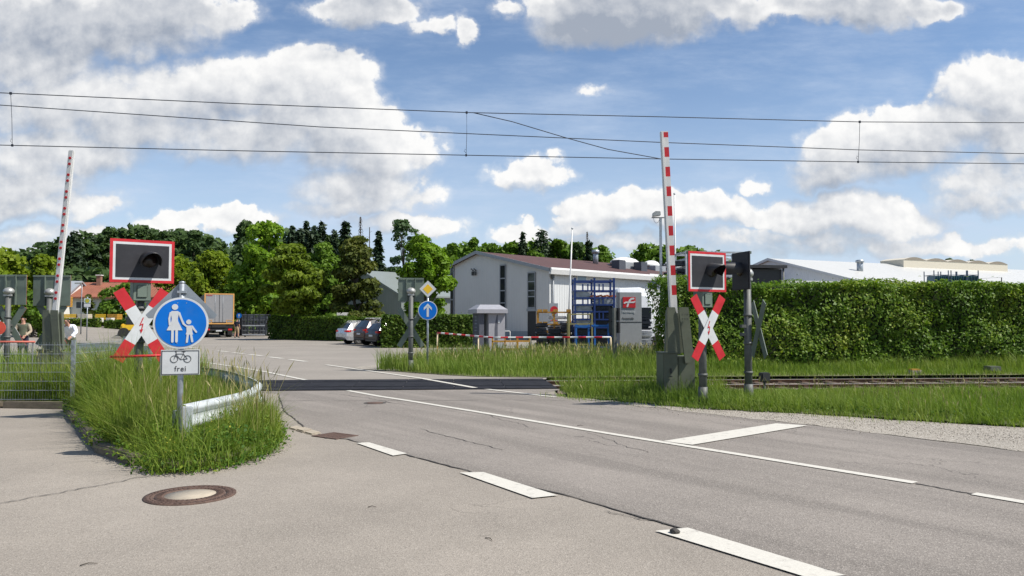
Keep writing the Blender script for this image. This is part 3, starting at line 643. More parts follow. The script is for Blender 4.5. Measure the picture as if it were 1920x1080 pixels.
# ------------------------------------------------------------------ crossing signals
def crossing_light(label, loc, facing, bh=.71, bw=.95, bz=2.55, cz=1.5, cross_h=1.1, arm_w=.18, hood_len=.36, plain=False, group=None, arrow=True, cross_y=0.0, cross_yaw=0, box=True):
    """facing: direction (x, y) the front looks to"""
    rz = math.atan2(facing[0], -facing[1])
    t = thing('crossing_light', label, 'railway signal', loc, rz, group)
    q = MB(); q.tube((0, .16, -.2), (0, .16, bz-bh*.26), .075, .07, 16); q.tube((0, .16, 0), (0, .16, .35), .1, .085, 16)
    for z in (.55, cz-.3, cz+.25): q.tube((0, .16, z), (0, .16, z+.05), .088, n=16)
    q.build('post', MA['post_grey'], t)
    if box:
        q = MB(); q.box((0, .14, bz-bh/2-.14), (.27, .24, .31)); q.box((0, .01, bz-bh/2-.14), (.16, .02, .2)); q.build('junction_box', MA['back_green'], t, bevel=.012)
    q = MB(); q.box((0, .03, bz), (bw, .03, bh)); q.build('backplate', MA['back_green' if not plain else 'dark_field'], t, bevel=.004)
    if not plain:
        q = MB(); q.frame(-bw/2, bw/2, bz-bh/2, bz+bh/2, .044, .008, .0148); q.build('red_border', MA['red'], t)
        q = MB(); q.frame(-bw/2+.044, bw/2-.044, bz-bh/2+.044, bz+bh/2-.044, .040, .009, .0148); q.build('white_border', MA['white'], t)
    q = MB(); k_ = .084 if not plain else .02; q.box((0, .0095, bz), (bw-2*k_, .0095, bh-2*k_)); q.build('dark_field', MA['dark_field'], t)
    # hood: a half pipe that droops forward
    hz = bz + .02; rv = .155; q = MB(); NA = 17; vs = []; hx = .10 if not plain else 0
    for rr_, lenf in ((rv, 1), (rv-.012, 1)):
        for end in (0, 1):
            for i in range(NA):
                a = -0.35 + (PI+.7)*i/(NA-1); L = (.012 if end == 0 else -hood_len*(.45+.55*max(0, math.sin(a))))
                vs.append((hx + rr_*math.cos(a), .02 if end == 0 else L, hz + rr_*math.sin(a) - (.05 if end else 0)))
    fs = []
    for blk in (0, 2*NA):
        fs += [(blk+i, blk+i+1, blk+NA+i+1, blk+NA+i) for i in range(NA-1)]
    fs += [(NA+i, NA+i+1, 3*NA+i+1, 3*NA+i) for i in range(NA-1)]
    q.add(vs, fs, True); q.build('hood', MA['hood'], t, fix=False)
    q = MB(); q.lathe([(.0001, 0), (.09, .01), (.115, .03), (.12, .05)], 24); o = q.build('lens', MA['lens'], t, loc=(hx, -.04, hz)); o.rotation_euler.x = -PI/2
    # back: ribs and lamp housing
    q = MB()
    for x in (-bw*.17, bw*.17): q.box((x, .065, bz), (.03, .05, bh*.99))
    q.box((0, .055, bz+bh/2-.03), (bw, .03, .05)); q.build('back_rib', MA['back_green'], t)
    q = MB(); q.lathe([(.10, 0), (.115, .05), (.10, .11), (.05, .15), (.0001, .155)], 20); q.box((0, .11, .09), (.17, .05, .05)); o = q.build('lamp_housing', MA['lamp_silver'], t, loc=(0, .07, bz-.05)); o.rotation_euler.x = -PI/2; o.scale = (1.25, 1.0, 1.3)
    # cross of two boards
    ca = math.atan2(1.0, .62); L = cross_h/math.sin(ca)
    for sgn, y in ((1, -.004 + cross_y), (-1, .012 + cross_y)):
        q = MB(); M_ = Matrix.Rotation(-sgn*ca, 4, 'Y'); sg = [(-L/2, -L/4.1, 1), (-L/4.1, L/4.1, 0), (L/4.1, L/2, 1)]
        for a, c, mi in sg:
            q.mat(mi); o_ = len(q.v); q.box(((a+c)/2, 0, 0), (c-a, .012, arm_w))
            for i in range(o_, len(q.v)): v = M_ @ Vector(q.v[i]); q.v[i] = (v.x, v.y + y, v.z + cz)
        o = q.build('cross_arm', [MA['white'], MA['red'], MA['back_green']] if not plain else [MA['back_green'], MA['back_green'], MA['back_green']], t)
        if cross_yaw: o.rotation_euler.z = cross_yaw
        for p in o.data.polygons:
            if p.normal.y > .9: p.material_index = 2
    q = MB(); q.box((0, .06, cz+.06), (.1, .1, .06)); q.box((0, .06, cz-.10), (.1, .1, .06)); q.build('clamp', MA['post_grey'], t)
    if arrow:
        q = MB(); zz = [(.02, .115), (-.028, -.005), (.018, .018), (-.004, -.09)]
        q.stroke([(a, c+cz) for a, c in zz], .014, -.016, -.011); q.prism([(-.03, cz-.075), (.022, cz-.07), (-.008, cz-.135)], -.0165, -.011)
        q.build('lightning_mark', MA['red'], t)
    return t
crossing_light('front level crossing light by the grass island, behind the blue walkers sign', (*gnd(262, 786), .0), (.60, -.80), bh=.70, bw=.965, bz=2.555, cz=1.52, cross_h=1.12)
t = thing('red_rail', 'thin red horizontal bar beside the post of the front crossing light', 'bar', at(258, 669, 11.6), .06)
q = MB(); q.tube((-.40, 0, 0), (.38, 0, .02), .02, n=10); q.build('bar', MA['red'], t); q = MB(); q.tube((.34, 0, -1.0), (.34, 0, .02), .018, n=8); q.build('post', MA['post_grey'], t)
crossing_light('crossing light facing the road, right of the raised striped barrier', (*gnd(1330, 762), 0), (.50, -.86), bh=.745, bw=.95, bz=2.50, cz=1.46, cross_h=1.15, hood_len=.30)
crossing_light('crossing light seen edge on with a dark board, at the end of the tall hedge', (*gnd(1390, 754), 0), (-.975, -.22), bh=.74, bw=.66, bz=2.56, cz=1.42, cross_h=1.06, hood_len=.95, plain=True, arrow=False, box=False, cross_y=.36, cross_yaw=-.16)
crossing_light('crossing light seen from behind beside the yellow diamond sign', (*gnd(770, 696), 0), (-.12, .99), box=False, bh=.74, bw=.80, bz=2.55, cz=1.36, cross_h=1.18, arm_w=.16)
crossing_light('crossing light seen from behind, cut by the left edge of the photo', Vector((at(21, 600, 21.6).x, 21.6, 0)), (-.05, 1), box=False, bh=.85, bw=.82, bz=2.45, cz=1.4, cross_h=1.15)
crossing_light('crossing light seen from behind, beside the dotted white barrier', Vector((at(97, 600, 22.2).x, 22.2, 0)), (-.1, 1), box=False, bh=.89, bw=1.02, bz=2.45, cz=1.45, cross_h=1.15)

# ------------------------------------------------------------------ barriers
def barrier(label, loc, rz, base_h, arm_h, lean, w, dots, head_w, tilt=0):
    t = thing('barrier', label, 'barrier', loc, rz)
    q = MB(); q.box((-.17, 0, base_h*.5 - .1), (.30, .50, base_h+.2)); q.box((-.17, 0, base_h+.012), (.34, .54, .025)); q.build('drive_cabinet', MA['olive'], t, bevel=.01)
    q = MB(); q.box((.19, .04, base_h*.46 - .1), (.36, .42, base_h*.95+.2)); q.build('counterweight_box', MA['olive'], t, bevel=.01)
    q = MB(); q.box((-.17, -.27, base_h*.62), (.03, .012, .10)); q.box((-.17, -.275, base_h*.5), (.05, .02, .02)); q.build('lock', MA['black'], t)
    hb = base_h; ht = arm_h
    q = MB(); q.prism([(-.20, hb-.02), (.06, hb-.02), (.02, ht-.25), (-.05, ht), (-.22, ht)], -.20, -.16); q.build('side_plate', MA['olive'], t, bevel=.004)
    q = MB(); q.prism([(.14, hb-.20), (.22, hb-.20), (.36, hb), (.30, hb+.12), (.22, ht), (.02, ht), (.02, ht-.10)], -.24, -.20); q.build('side_plate', MA['olive'], t, bevel=.004)
    q = MB(); q.prism([(-.18, hb), (.2, hb), (.14, ht-.05), (-.14, ht-.05)], .05, .16); q.build('side_plate', MA['olive'], t, bevel=.004)
    q = MB()
    for z in (.1, .16): 
        for x in (.1, .15, .2): q.tube((x+.0, -.246, ht-z*1.4), (x, -.24, ht-z*1.4), .008, n=8)
    q.build('bolt', MA['post_grey'], t)
    L = lean[1] - (ht-.12); top = Vector((lean[0], 0, lean[1])); bot = Vector((0, 0, ht-.12)); d = top - bot; q = MB()
    NS = 27; rot = Matrix.Rotation(math.atan2(d.x, d.z), 3, 'Y')
    def seg(u0, u1, mi, ww):
        q.mat(mi); o_ = len(q.v); a = bot.lerp(top, u0); c = bot.lerp(top, u1)
        q.box((0, 0, 0), (ww, w*.75, (c-a).length))
        for i in range(o_, len(q.v)): v = rot @ Vector(q.v[i]) + (a+c)/2; q.v[i] = tuple(v)
    return t, q, seg, bot, top, rot
t, q, seg, bot, top, rot = barrier('raised barrier with red and white stripes beside the right road edge', (*gnd(1266, 746), 0), .10, .92, 1.86, (-.17, 5.52), .15, False, .5)
NS = 22; u = 0; 
fr = [0.0, .024] ; cur = 0.0; edges = [0]
L_ = (top-bot).length; red_h = .205; gap = .205
z = L_ ; segs = []; pos = L_ - .02; segs.append((pos, L_, 0)); isred = True
first = True
while pos > .35:
    h_ = (.11 if first else red_h) if isred else gap; first = False
    a = max(.35, pos - h_); segs.append((a, pos, 1 if isred else 0)); pos = a; isred = not isred
segs.append((0, .35, 0))
for a, c, mi in segs: seg(a/L_, c/L_, mi, .10)
o = q.build('arm', [MA['arm_white'], MA['red']], t)
q = MB(); o_ = 0; q.box((0, 0, 0), (.055, .10, L_))
for i in range(len(q.v)): v = rot @ (Vector(q.v[i]) + Vector((-.079, -.02, 0))) + (bot+top)/2; q.v[i] = tuple(v)
q.build('arm_edge', MA['arm_white'], t, bevel=.01)
pL = at(102, 640, 20.6)
t, q, seg, bot, top, rot = barrier('raised white barrier with pairs of red dots beyond the wire fence', (pL.x, 20.6, 0), -.04, .80, 1.86, (.36, 6.18), .15, True, .45)
seg(0, 1, 0, .15); q.build('arm', [MA['arm_white'], MA['red']], t, bevel=.02)
L_ = (top-bot).length
for i in range(10):
    zc = L_ - .30 - i*.455
    if zc < .45: break
    for dz in (.08, -.08):
        q = MB(); q.tube((0, -.070, zc+dz-L_/2), (0, -.056, zc+dz-L_/2), .037, n=16)
        for k_ in range(len(q.v)): v = rot @ Vector(q.v[k_]) + (bot+top)/2; q.v[k_] = tuple(v)
        q.build('red_reflector', MA['red'], t)

# ------------------------------------------------------------------ road signs
t = thing('pedestrian_sign', 'round blue sign with woman and child above a bicycle plate', 'road sign', (at(338, 700, 9.0).x, 9.0, 0), .34)
q = MB(); q.tube((0, .05, -.2), (0, .05, 2.03), .032, n=16); q.lathe([(.034, 0), (.034, .02), (.0001, .03)], 16, (0, .05, 2.03)); q.build('post', MA['zinc'], t)
q = MB(); q.disc((0, 1.565), .30, -.012, .004, 56); q.build('disc', MA['white'], t)
q = MB(); q.disc((0, 1.565), .276, -.016, -.011, 56); q.build('blue_field', MA['blue'], t)
q = MB(); c0 = 1.565; Y0, Y1 = -.021, -.0155
def bust(x, z, s):
    q.disc((x, z), .034*s, Y0, Y1, 24)
bust(-.068, c0+.187, 1.0)
q.prism([(x-.068, z+c0) for x, z in ((-.035, .14), (.035, .14), (.045, .12), (.032, .05), (.036, .02), (.085, -.085), (-.085, -.085), (-.036, .02), (-.032, .05), (-.045, .12))], Y0, Y1)
q.stroke([(-.068-.046, c0+.118), (-.068-.058, c0+.05), (-.068-.052, c0-.02)], .022, Y0-.001, Y1); q.stroke([(-.068+.046, c0+.118), (-.068+.078, c0+.03), (-.068+.096, c0-.012)], .022, Y0-.001, Y1)
for x in (-.022, .022): q.stroke([(-.068+x, c0-.09), (-.068+x, c0-.215)], .027, Y0-.001, Y1)
bust(.083, c0+.012, .82)
q.prism([(x+.092, z+c0) for x, z in ((-.03, -.03), (.03, -.03), (.034, -.05), (.03, -.10), (.04, -.135), (-.04, -.135), (-.03, -.10), (-.034, -.05))], Y0, Y1)
q.stroke([(.064, c0-.04), (.028, c0-.012)], .02, Y0-.001, Y1); q.stroke([(.122, c0-.04), (.15, c0-.085), (.166, c0-.105)], .02, Y0-.001, Y1)
q.stroke([(.075, c0-.135), (.066, c0-.22)], .024, Y0-.001, Y1); q.stroke([(.11, c0-.135), (.124, c0-.215)], .024, Y0-.001, Y1)
q.build('walkers_symbol', MA['white'], t, fix=False)
q = MB()
for x in (-.04, .055):
    for z in (.235, -.235): q.tube((x, -.018, c0+z), (x, -.012, c0+z), .006, n=8)
q.build('rivet', MA['zinc'], t)
q = MB(); q.box((0, -.002, 1.105), (.42, .008, .295)); q.build('bicycle_plate', MA['white'], t, bevel=.003)
q = MB(); q.frame(-.202, .202, .966, 1.244, .007, -.0095, -.0055); q.build('plate_border', MA['black'], t)
q = MB(); bz = 1.145; bx = .0
for x in (-.068, .075): q.ring((x, bz), .036, .042, -.010, -.0055, 32)
for a, c in (((-.068, bz), (-.045, bz+.075)), ((-.045, bz+.075), (-.055, bz+.092)), ((-.055, bz+.092), (-.036, bz+.094)), ((-.05, bz+.06), (.03, bz+.06)), ((-.05, bz+.055), (-.0, bz-.005)), ((-.0, bz-.005), (.03, bz+.06)), ((.03, bz+.06), (.036, bz+.082)), ((.018, bz+.086), (.052, bz+.086)), ((.03, bz+.06), (.075, bz)), ((-.0, bz-.005), (.075, bz))):
    q.stroke([a, c], .0055, -.010, -.0055)
q.build('bicycle_symbol', MA['black'], t, fix=False)
text_mesh('lettering', 'frei', .088, MA['black'], t, (0, -.0075, 1.03), sx=.95, space=1.12)
q = MB(); q.prism([(-.36, 1.62), (.36, 1.62), (.39, 1.66), (.045, 2.02), (-.0, 2.045), (-.045, 2.02), (-.39, 1.66)], .088, .096); q.build('triangle_back', MA['alu_back'], t, bevel=.003)
q = MB()
for z in (1.93, 1.70, 1.42, 1.18): q.box((0, .05, z), (.10, .085, .028))
q.build('clamp', MA['zinc'], t)

xs = at(802, 600, 24.0).x
t = thing('priority_sign', 'yellow diamond sign above a round blue arrow sign', 'road sign', (xs, 24.0, 0), .12)
q = MB(); q.tube((0, .05, -.2), (0, .05, 2.75), .032, n=12); q.build('post', MA['zinc'], t)
zc = at(802, 542, 24).z; zb = at(802, 582, 24).z
q = MB(); dm = lambda r: [(0, zc-r), (r, zc), (0, zc+r), (-r, zc)]
q.prism(dm(.272), -.008, .008); q.build('diamond', MA['white'], t, bevel=.01)
q = MB(); q.prism(dm(.155), -.013, -.0085); q.build('yellow_field', MA['yellow'], t)
q = MB(); q.disc((0, zb), .30, -.008, .008, 40); q.build('disc', MA['white'], t)
q = MB(); q.disc((0, zb), .278, -.012, -.0085, 40); q.build('blue_field', MA['blue'], t)
q = MB(); q.prism([(-.035, zb-.2), (.035, zb-.2), (.035, zb+.1), (-.035, zb+.1)], -.017, -.0125)
q.prism([(0, zb+.215), (.125, zb+.085), (.125, zb+.005), (.0, zb+.125)], -.0172, -.0125); q.prism([(0, zb+.215), (-.125, zb+.085), (-.125, zb+.005), (.0, zb+.125)], -.0174, -.0125); q.build('arrow', MA['white'], t)

# ------------------------------------------------------------------ guard rails
def w_beam(path, h, label, name='guard_rail', steps=8):
    pts = [Vector(p) for p in path]; P2 = []
    for i in range(len(pts)-1):
        a = pts[max(0, i-1)]; b_ = pts[i]; c = pts[i+1]; d = pts[min(len(pts)-1, i+2)]
        for j in range(steps):
            s = j/steps; P2.append(.5*((2*b_) + (c-a)*s + (2*a-5*b_+4*c-d)*s*s + (3*b_-a-3*c+d)*s**3))
    P2.append(pts[-1])
    sec = [(0, -.155), (.035, -.145), (.075, -.115), (.075, -.075), (.035, -.03), (.035, .03), (.075, .075), (.075, .115), (.035, .145), (0, .155)]
    t = thing(name, label, 'guard rail', (0, 0, 0)); q = MB(); vs = []; n = len(sec)
    for i, p in enumerate(P2):
        a = P2[max(0, i-1)]; c = P2[min(len(P2)-1, i+1)]; d = (c-a).normalized(); nn = Vector((d.y, -d.x))
        for o_, z in sec: vs.append((p.x+nn.x*o_, p.y+nn.y*o_, h-.155+z))
    for i, p in enumerate(P2):
        a = P2[max(0, i-1)]; c = P2[min(len(P2)-1, i+1)]; d = (c-a).normalized(); nn = Vector((d.y, -d.x))
        for o_, z in sec: vs.append((p.x+nn.x*(o_-.004), p.y+nn.y*(o_-.004), h-.155+z))
    K = len(P2)*n
    fs = [(i*n+j, (i+1)*n+j, (i+1)*n+j+1, i*n+j+1) for i in range(len(P2)-1) for j in range(n-1)] + [(K+i*n+j, K+i*n+j+1, K+(i+1)*n+j+1, K+(i+1)*n+j) for i in range(len(P2)-1) for j in range(n-1)]
    fs += [(i*n, K+i*n, K+(i+1)*n, (i+1)*n) for i in range(len(P2)-1)] + [(i*n+n-1, (i+1)*n+n-1, K+(i+1)*n+n-1, K+i*n+n-1) for i in range(len(P2)-1)]
    q.add(vs, fs, True); q.build('beam', MA['rail_zinc'], t, fix=False)
    acc = 0; last = P2[0]; q0 = 0
    for i, p in enumerate(P2):
        acc += (p-last).length; last = p
        if i == 0 or acc > 2.0:
            if i: acc = 0
            d = (P2[min(len(P2)-1, i+1)]-P2[max(0, i-1)]).normalized(); nn = Vector((-d.y, d.x))*.07
            q = MB(); q.box((p.x+nn.x, p.y+nn.y, h/2-.12), (.1, .06, h+.1), math.atan2(d.y, d.x)); q.build('post', MA['zinc'], t)
    return t, P2
RAIL = [(-3.90, 9.15), (-3.84, 9.7), (-3.77, 10.45), (-3.78, 10.95), (-3.90, 11.65), (-4.09, 12.4), (-4.46, 13.2), (-4.95, 14.1), (-5.65, 15.2), (-6.35, 16.1), (-7.2, 16.6)]
rail_t, _ = w_beam(RAIL, .60, 'grey steel guard rail curving round the grass island', steps=4)
q = MB(); q.box((-3.86, 9.13, .33), (.16, .05, .5), .25); q.build('end_bracket', MA['rail_zinc'], rail_t, bevel=.01)
w_beam([gnd(280, 690, .0), gnd(240, 684), gnd(200, 679), gnd(160, 678), gnd(110, 678)], .72, 'far guard rail beyond the rails behind the wire fence')

# ------------------------------------------------------------------ wire mesh fence
def fence_panel(a, c, t, h0=.14, h1=1.17, nh=7, step=.05):
    a = Vector(a); c = Vector(c); L = (c-a).length; q = MB(); d = (c-a).normalized(); nn = Vector((-d.y, d.x))
    for i in range(nh):
        z = h0 + (h1-.03-h0)*i/(nh-1)
        for o_ in (-.006, .006): q.tube((a.x+nn.x*o_, a.y+nn.y*o_, z), (c.x+nn.x*o_, c.y+nn.y*o_, z), .0045, n=5)
    n = int(L/step)
    for i in range(n+1):
        p = a.lerp(c, i/n); q.tube((p.x, p.y, h0-.02), (p.x, p.y, h1+.02), .0016, n=4)
    return q.build('mesh_panel', MA['zinc'], t, fix=False)
fx_ = at(137, 700, 14.2).x
t = thing('wire_fence', 'grey double wire mesh fence behind the left kerb', 'fence', (0, 0, 0))
corner = Vector((fx_, 14.2))
for i in range(4): fence_panel(corner - Vector((2.5*i, 0)), corner - Vector((2.5*(i+1), 0)), t)
end = Vector((-9.55, 18.3 - 1.3))
end = Vector((-8.5, 16.9)); fence_panel(corner, end, t); fence_panel(end, end + Vector((.55, .0)), t)
for p in (corner, corner-Vector((2.5, 0)), corner-Vector((5, 0)), end, end + Vector((.55, 0))):
    q = MB(); q.box((p.x, p.y, .55), (.065, .045, 1.34)); q.box((p.x, p.y, 1.228), (.07, .05, .012))
    for z in (.2, .37, .54, .7, .87, 1.03, 1.14): q.box((p.x, p.y-.03, z), (.05, .02, .03))
    q.build('post', MA['zinc'], t)
# ------------------------------------------------------------------ wires over the track
def wire_pts(pts, off=0.0): return [on_track_plane(px, py, off) for px, py in pts]
def wire(name, pts, r, label, cat='wire', group=None):
    q = MB(); q.path(pts, r, 6); return tag(q.build(name, MA['wire'], fix=False), label, cat, group)
GW = 'overhead wires of the railway'
wire('contact_wire', wire_pts([(-500, 257), (0, 272), (440, 282.5), (875, 291), (1240, 298), (1611, 303.5), (1920, 307), (2500, 311)]), .011, 'lowest black overhead wire above the rails', group=GW)
wire('messenger_wire', wire_pts([(-500, 153), (0, 174), (440, 194), (875, 211), (1240, 219), (1611, 228.5), (1920, 230), (2500, 230)]), .011, 'topmost black overhead wire above the rails', group=GW)
wire('feeder_wire', wire_pts([(-500, 166), (0, 197), (600, 238), (1240, 267), (1611, 281), (1920, 288), (2500, 300)], 2.2), .012, 'middle overhead wire running slightly behind the other two', group=GW)
wire('link_wire', wire_pts([(886, 211), (960, 228), (1060, 258), (1140, 280), (1240, 298)], .02), .011, 'slanting wire from the top wire down to the lowest wire', group=GW)
for (a, c), lab in zip((((20, 175), (23, 272.5)), ((875, 211), (874, 291)), ((1612, 228.5), (1609, 303.5))), ('thin vertical hanger wire at the left edge of the photo', 'thin vertical hanger wire where the slanting wire starts', 'thin vertical hanger wire at the right, against the white cloud')):
    A = on_track_plane(*a); B = on_track_plane(*c); q = MB(); q.path([A, A.lerp(B, .5) + Vector((.01, 0, 0)), B], .006, 5)
    q.box(A, (.05, .03, .06)); q.box(B, (.04, .03, .06)); q.path([B + Vector((0, 0, .06)), B + Vector((-.05, 0, .1)), B + Vector((-.03, 0, .16)), B + Vector((0, 0, .13))], .005, 5)
    tag(q.build('dropper_wire', MA['wire'], fix=False), lab, 'wire', GW)

# ------------------------------------------------------------------ grass
def in_poly(P_, poly):
    x, y = P_[:, 0], P_[:, 1]; ins = np.zeros(len(P_), bool); n = len(poly)
    for i in range(n):
        x1, y1 = poly[i][:2]; x2, y2 = poly[(i+1) % n][:2]
        c = ((y1 > y) != (y2 > y)); xi = (x2-x1)*(y-y1)/(y2-y1+1e-12)+x1; ins ^= c & (x < xi)
    return ins
def poly_pts(poly, dens, r, dens_fn=None):
    p = np.array([q[:2] for q in poly]); lo, hi = p.min(0), p.max(0); n = int((hi-lo).prod()*dens)
    Q = r.uniform(lo, hi, (n, 2)); Q = Q[in_poly(Q, poly)]
    if dens_fn is not None: Q = Q[r.uniform(0, 1, len(Q)) < dens_fn(Q)]
    return Q
def lump(Q, s, seed):
    r = np.random.default_rng(seed); v = np.zeros(len(Q))
    for i in range(5):
        a = r.uniform(0, 2*PI); f = s*(1+.6*i); v += np.sin((Q[:, 0]*math.cos(a)+Q[:, 1]*math.sin(a))*f + r.uniform(0, 6))/(1+.4*i)
    return v/2.2
def grass(name, Q, z0, h, w, seed, mat_, label, lean=.35, hvar=.35, lumps=1.2, hmul=None, kind='stuff'):
    r = np.random.default_rng(seed); n = len(Q)
    H = h*(1 + .30*lump(Q, lumps, seed))*np.clip(r.normal(1, hvar, n), .35, 1.9)
    if hmul is not None: H = H*hmul(Q)
    a = r.uniform(0, 2*PI, n); face = np.stack([np.cos(a), np.sin(a)], 1)
    la = r.uniform(0, 2*PI, n); L = H*np.abs(r.normal(0, lean, n)) + .02*H; ld_ = np.stack([np.cos(la), np.sin(la)], 1) + np.array([-.25, .05])
    W_ = w*r.uniform(.6, 1.4, n)
    zb = np.full(n, z0)
    def P(u, ww):
        c = np.concatenate([Q + ld_*(L*u**2)[:, None], (zb + H*(u - .18*u*u*np.minimum(1, L/H)))[:, None]], 1)
        o_ = np.concatenate([face*(W_*ww/2)[:, None], np.zeros((n, 1))], 1); return c-o_, c+o_
    u0 = np.zeros(n); um = np.full(n, .55); b0, b1 = P(u0, .9); m0, m1 = P(um, .8); t0, _ = P(np.ones(n), 0)
    V_ = np.stack([b0, b1, m1, m0, t0], 1).reshape(-1, 3); i = np.arange(n)*5
    return tag(np_mesh(name, V_, np.stack([i, i+1, i+2, i+3], 1), np.stack([i+3, i+2, i+4], 1), mat_), label, None, kind=kind)
def stalks(name, Q, z0, h, seed, label, r0=.0022, head=.09):
    r = np.random.default_rng(seed); V_ = []; Tq = []; k_ = 0
    for x, y in Q:
        H = h*r.uniform(.7, 1.25); a = r.uniform(0, 2*PI); L = H*abs(r.normal(0, .22)); dx, dy = math.cos(a)*L, math.sin(a)*L
        f = r.uniform(0, PI); fx, fy = math.cos(f), math.sin(f); w = r0
        for u, ww in ((0, w), (.5, w), (1-head/H, w*.8), (1-head*.5/H, w*3.4), (1.02, w*.5)):
            c = np.array([x+dx*u*u, y+dy*u*u, z0+H*u]); V_ += [c-np.array([fx*ww, fy*ww, 0]), c+np.array([fx*ww, fy*ww, 0])]
        for j in range(4): Tq.append((k_+2*j, k_+2*j+1, k_+2*j+3, k_+2*j+2))
        k_ += 10
    return tag(np_mesh(name, V_, Tq, None, G_stalk), label, None, kind='stuff')
def leaves(C, Nn, size, r, aspect=.62, svar=.35, fold=.25):
    n = len(C); Nn = Nn/np.linalg.norm(Nn, axis=1, keepdims=True)
    t = r.normal(0, 1, (n, 3)); t -= Nn*(t*Nn).sum(1, keepdims=True); t /= np.linalg.norm(t, axis=1, keepdims=True)
    bt = np.cross(Nn, t); s = (size*np.clip(r.normal(1, svar, n), .4, 2))[:, None]
    V_ = np.stack([C - t*s*.5, C + bt*s*aspect*.5 + Nn*s*fold*.4, C + t*s*.5, C - bt*s*aspect*.5 + Nn*s*fold*.4], 1).reshape(-1, 3)
    i = np.arange(n)*4; return V_, np.stack([i, i+1, i+2, i+3], 1)

rg = np.random.default_rng(21)
ISg = [(-7.6, 13.7), (-6.2, 11.55), (-4.9, 9.62), (-4.05, 8.75), (-3.62, 8.22), (-3.35, 8.32), (-3.16, 8.66), (-3.08, 9.3), (-3.25, 10.1), (-3.7, 11.3), (-4.28, 13.0), (-4.82, 14.6), (-5.55, 16.0), (-6.4, 16.65), (-8.2, 16.6), (-9.4, 16.5), (-9.4, 14.3), (-7.9, 14.1)]
def rail_dist(Q):
    d = np.full(len(Q), 9.0)
    for i in range(len(RAIL)-1):
        a = np.array(RAIL[i]); c = np.array(RAIL[i+1]); ab = c-a; u = np.clip(((Q-a)@ab)/(ab@ab), 0, 1); d = np.minimum(d, np.linalg.norm(Q-a-u[:, None]*ab, axis=1))
    return d
def edge_low(Q):       # shorter near the tip and beside the guard rail, tall along the kerb
    d = np.minimum(1, np.maximum(.40, ((Q[:, 1]-7.6)/1.8))); return d*np.clip(.50 + .52*(rail_dist(Q)/1.3), .5, 1.08)
Q = poly_pts(ISg, 1000, rg); grass('grass', Q, .10, .60, .0085, 1, G_near, 'tall lush grass on the roadside island', .42, .32, 1.5, edge_low)
Q = poly_pts([(p[0], p[1]) for p in ISg if p[1] < 12.5] + [(-5.9, 12.4)], 500, rg); grass('grass', Q, .10, .82, .006, 2, G_near, 'long thin grass blades around the walkers sign', .5, .3, 1.2, lambda q: np.clip((q[:, 1]-8.1)/1.8, .35, 1)*np.clip(.48 + .52*(rail_dist(q)/1.4), .48, 1.05))
Q = poly_pts(ISg, 16, rg); stalks('grass_seed_heads', Q, .1, .80, 3, 'dry seed heads rising over the island grass')
Q = poly_pts([(-3.35, 9.2), (-2.98, 9.3), (-3.1, 10.4), (-3.6, 11.6), (-3.9, 11.4)], 50, rg); stalks('grass_seed_heads', Q, .1, .75, 4, 'dry stalks leaning over the road edge', .003, .15)
Q = poly_pts([(-30, 14.35), (-7.9, 14.25), (-8.2, 16.7), (-30, 15.0)], 420, rg); grass('grass', Q, .10, .42, .010, 5, G_near, 'grass behind the wire fence', .35, .35, 1.0)
Q = poly_pts(LV, 200, rg); grass('grass', Q, .01, .50, .016, 6, G_far, 'tall grass around the dotted barrier beyond the rails', .35, .4, .8)
NVg = ragged(NV, .35, .10, 9)
Q = poly_pts(NVg, 700, rg, lambda q: ((q[:, 0] < 15))*1.0); grass('grass', Q, .015, .20, .010, 7, G_far, 'green grass strip between gravel shoulder and rails', .45, .38, 1.3, lambda q: np.clip(1.15 - .95*np.clip((q[:, 1]-.08*q[:, 0]-14.6)/2.1, 0, 1)*np.clip((q[:, 0]-1.8)/2.5, 0, 1), .12, 2))
Q = poly_pts(NVg, 14, rg, lambda q: (q[:, 0] < 14)*(lump(q, .9, 41) > -.1)*1.0); stalks('grass_seed_heads', Q, .01, .34, 13, 'dry stalks scattered in the strip by the shoulder', .003, .08)
NV2 = [tuple(track(s, -1.95)[:2]) for s in (.9, 2.6, 4.4)] + [(4.6, 16.2), (3.6, 15.3), (2.6, 15.7)]
Q = poly_pts(NV2, 500, rg); grass('grass', Q, .015, .34, .010, 8, G_far, 'taller grass at the feet of the right barrier', .4, .35, 1.3)
Q = poly_pts(FV, 330, rg, lambda q: (q[:, 0] < 22)*1.0); grass('grass', Q, .01, .42, .015, 9, G_far, 'tall meadow grass beyond the rails', .33, .38, .9, lambda q: np.where(q[:, 0] > 6, .72, 1.0)*np.where((q[:, 1]-.08*q[:, 0]) < 22.6, .42, 1.0))
Q = poly_pts([(-4.2, 24.8), (0, 24), (6, 25), (5.6, 31.5), (0, 30.6), (-3.0, 28.2)], 22, rg); stalks('grass_seed_heads', Q, .0, .62, 10, 'pale seed heads in the meadow beyond the rails', .005, .14)
Q = np.array([tuple(track(s, d)[:2]) for s, d in zip(1.2+25*rg.uniform(0, 1, 1500)**2.0, np.where(rg.uniform(0, 1, 1500) < .6, rg.normal(-1.6, .3, 1500), rg.normal(1.35, .28, 1500)))]); grass('grass', Q, -.12, .17, .012, 11, G_far, 'sparse grass growing into the ballast', .4, .4, 1.6)
Q = np.array([tuple(track(s, d)[:2]) for s, d in zip(1.2+3.2*rg.uniform(0, 1, 1000)**1.3, rg.uniform(-1.7, 1.3, 1000))]); grass('grass', Q, -.12, .2, .012, 12, G_far, 'grass overgrowing the rails by the crossing', .4, .4, 1.6)
Q = []
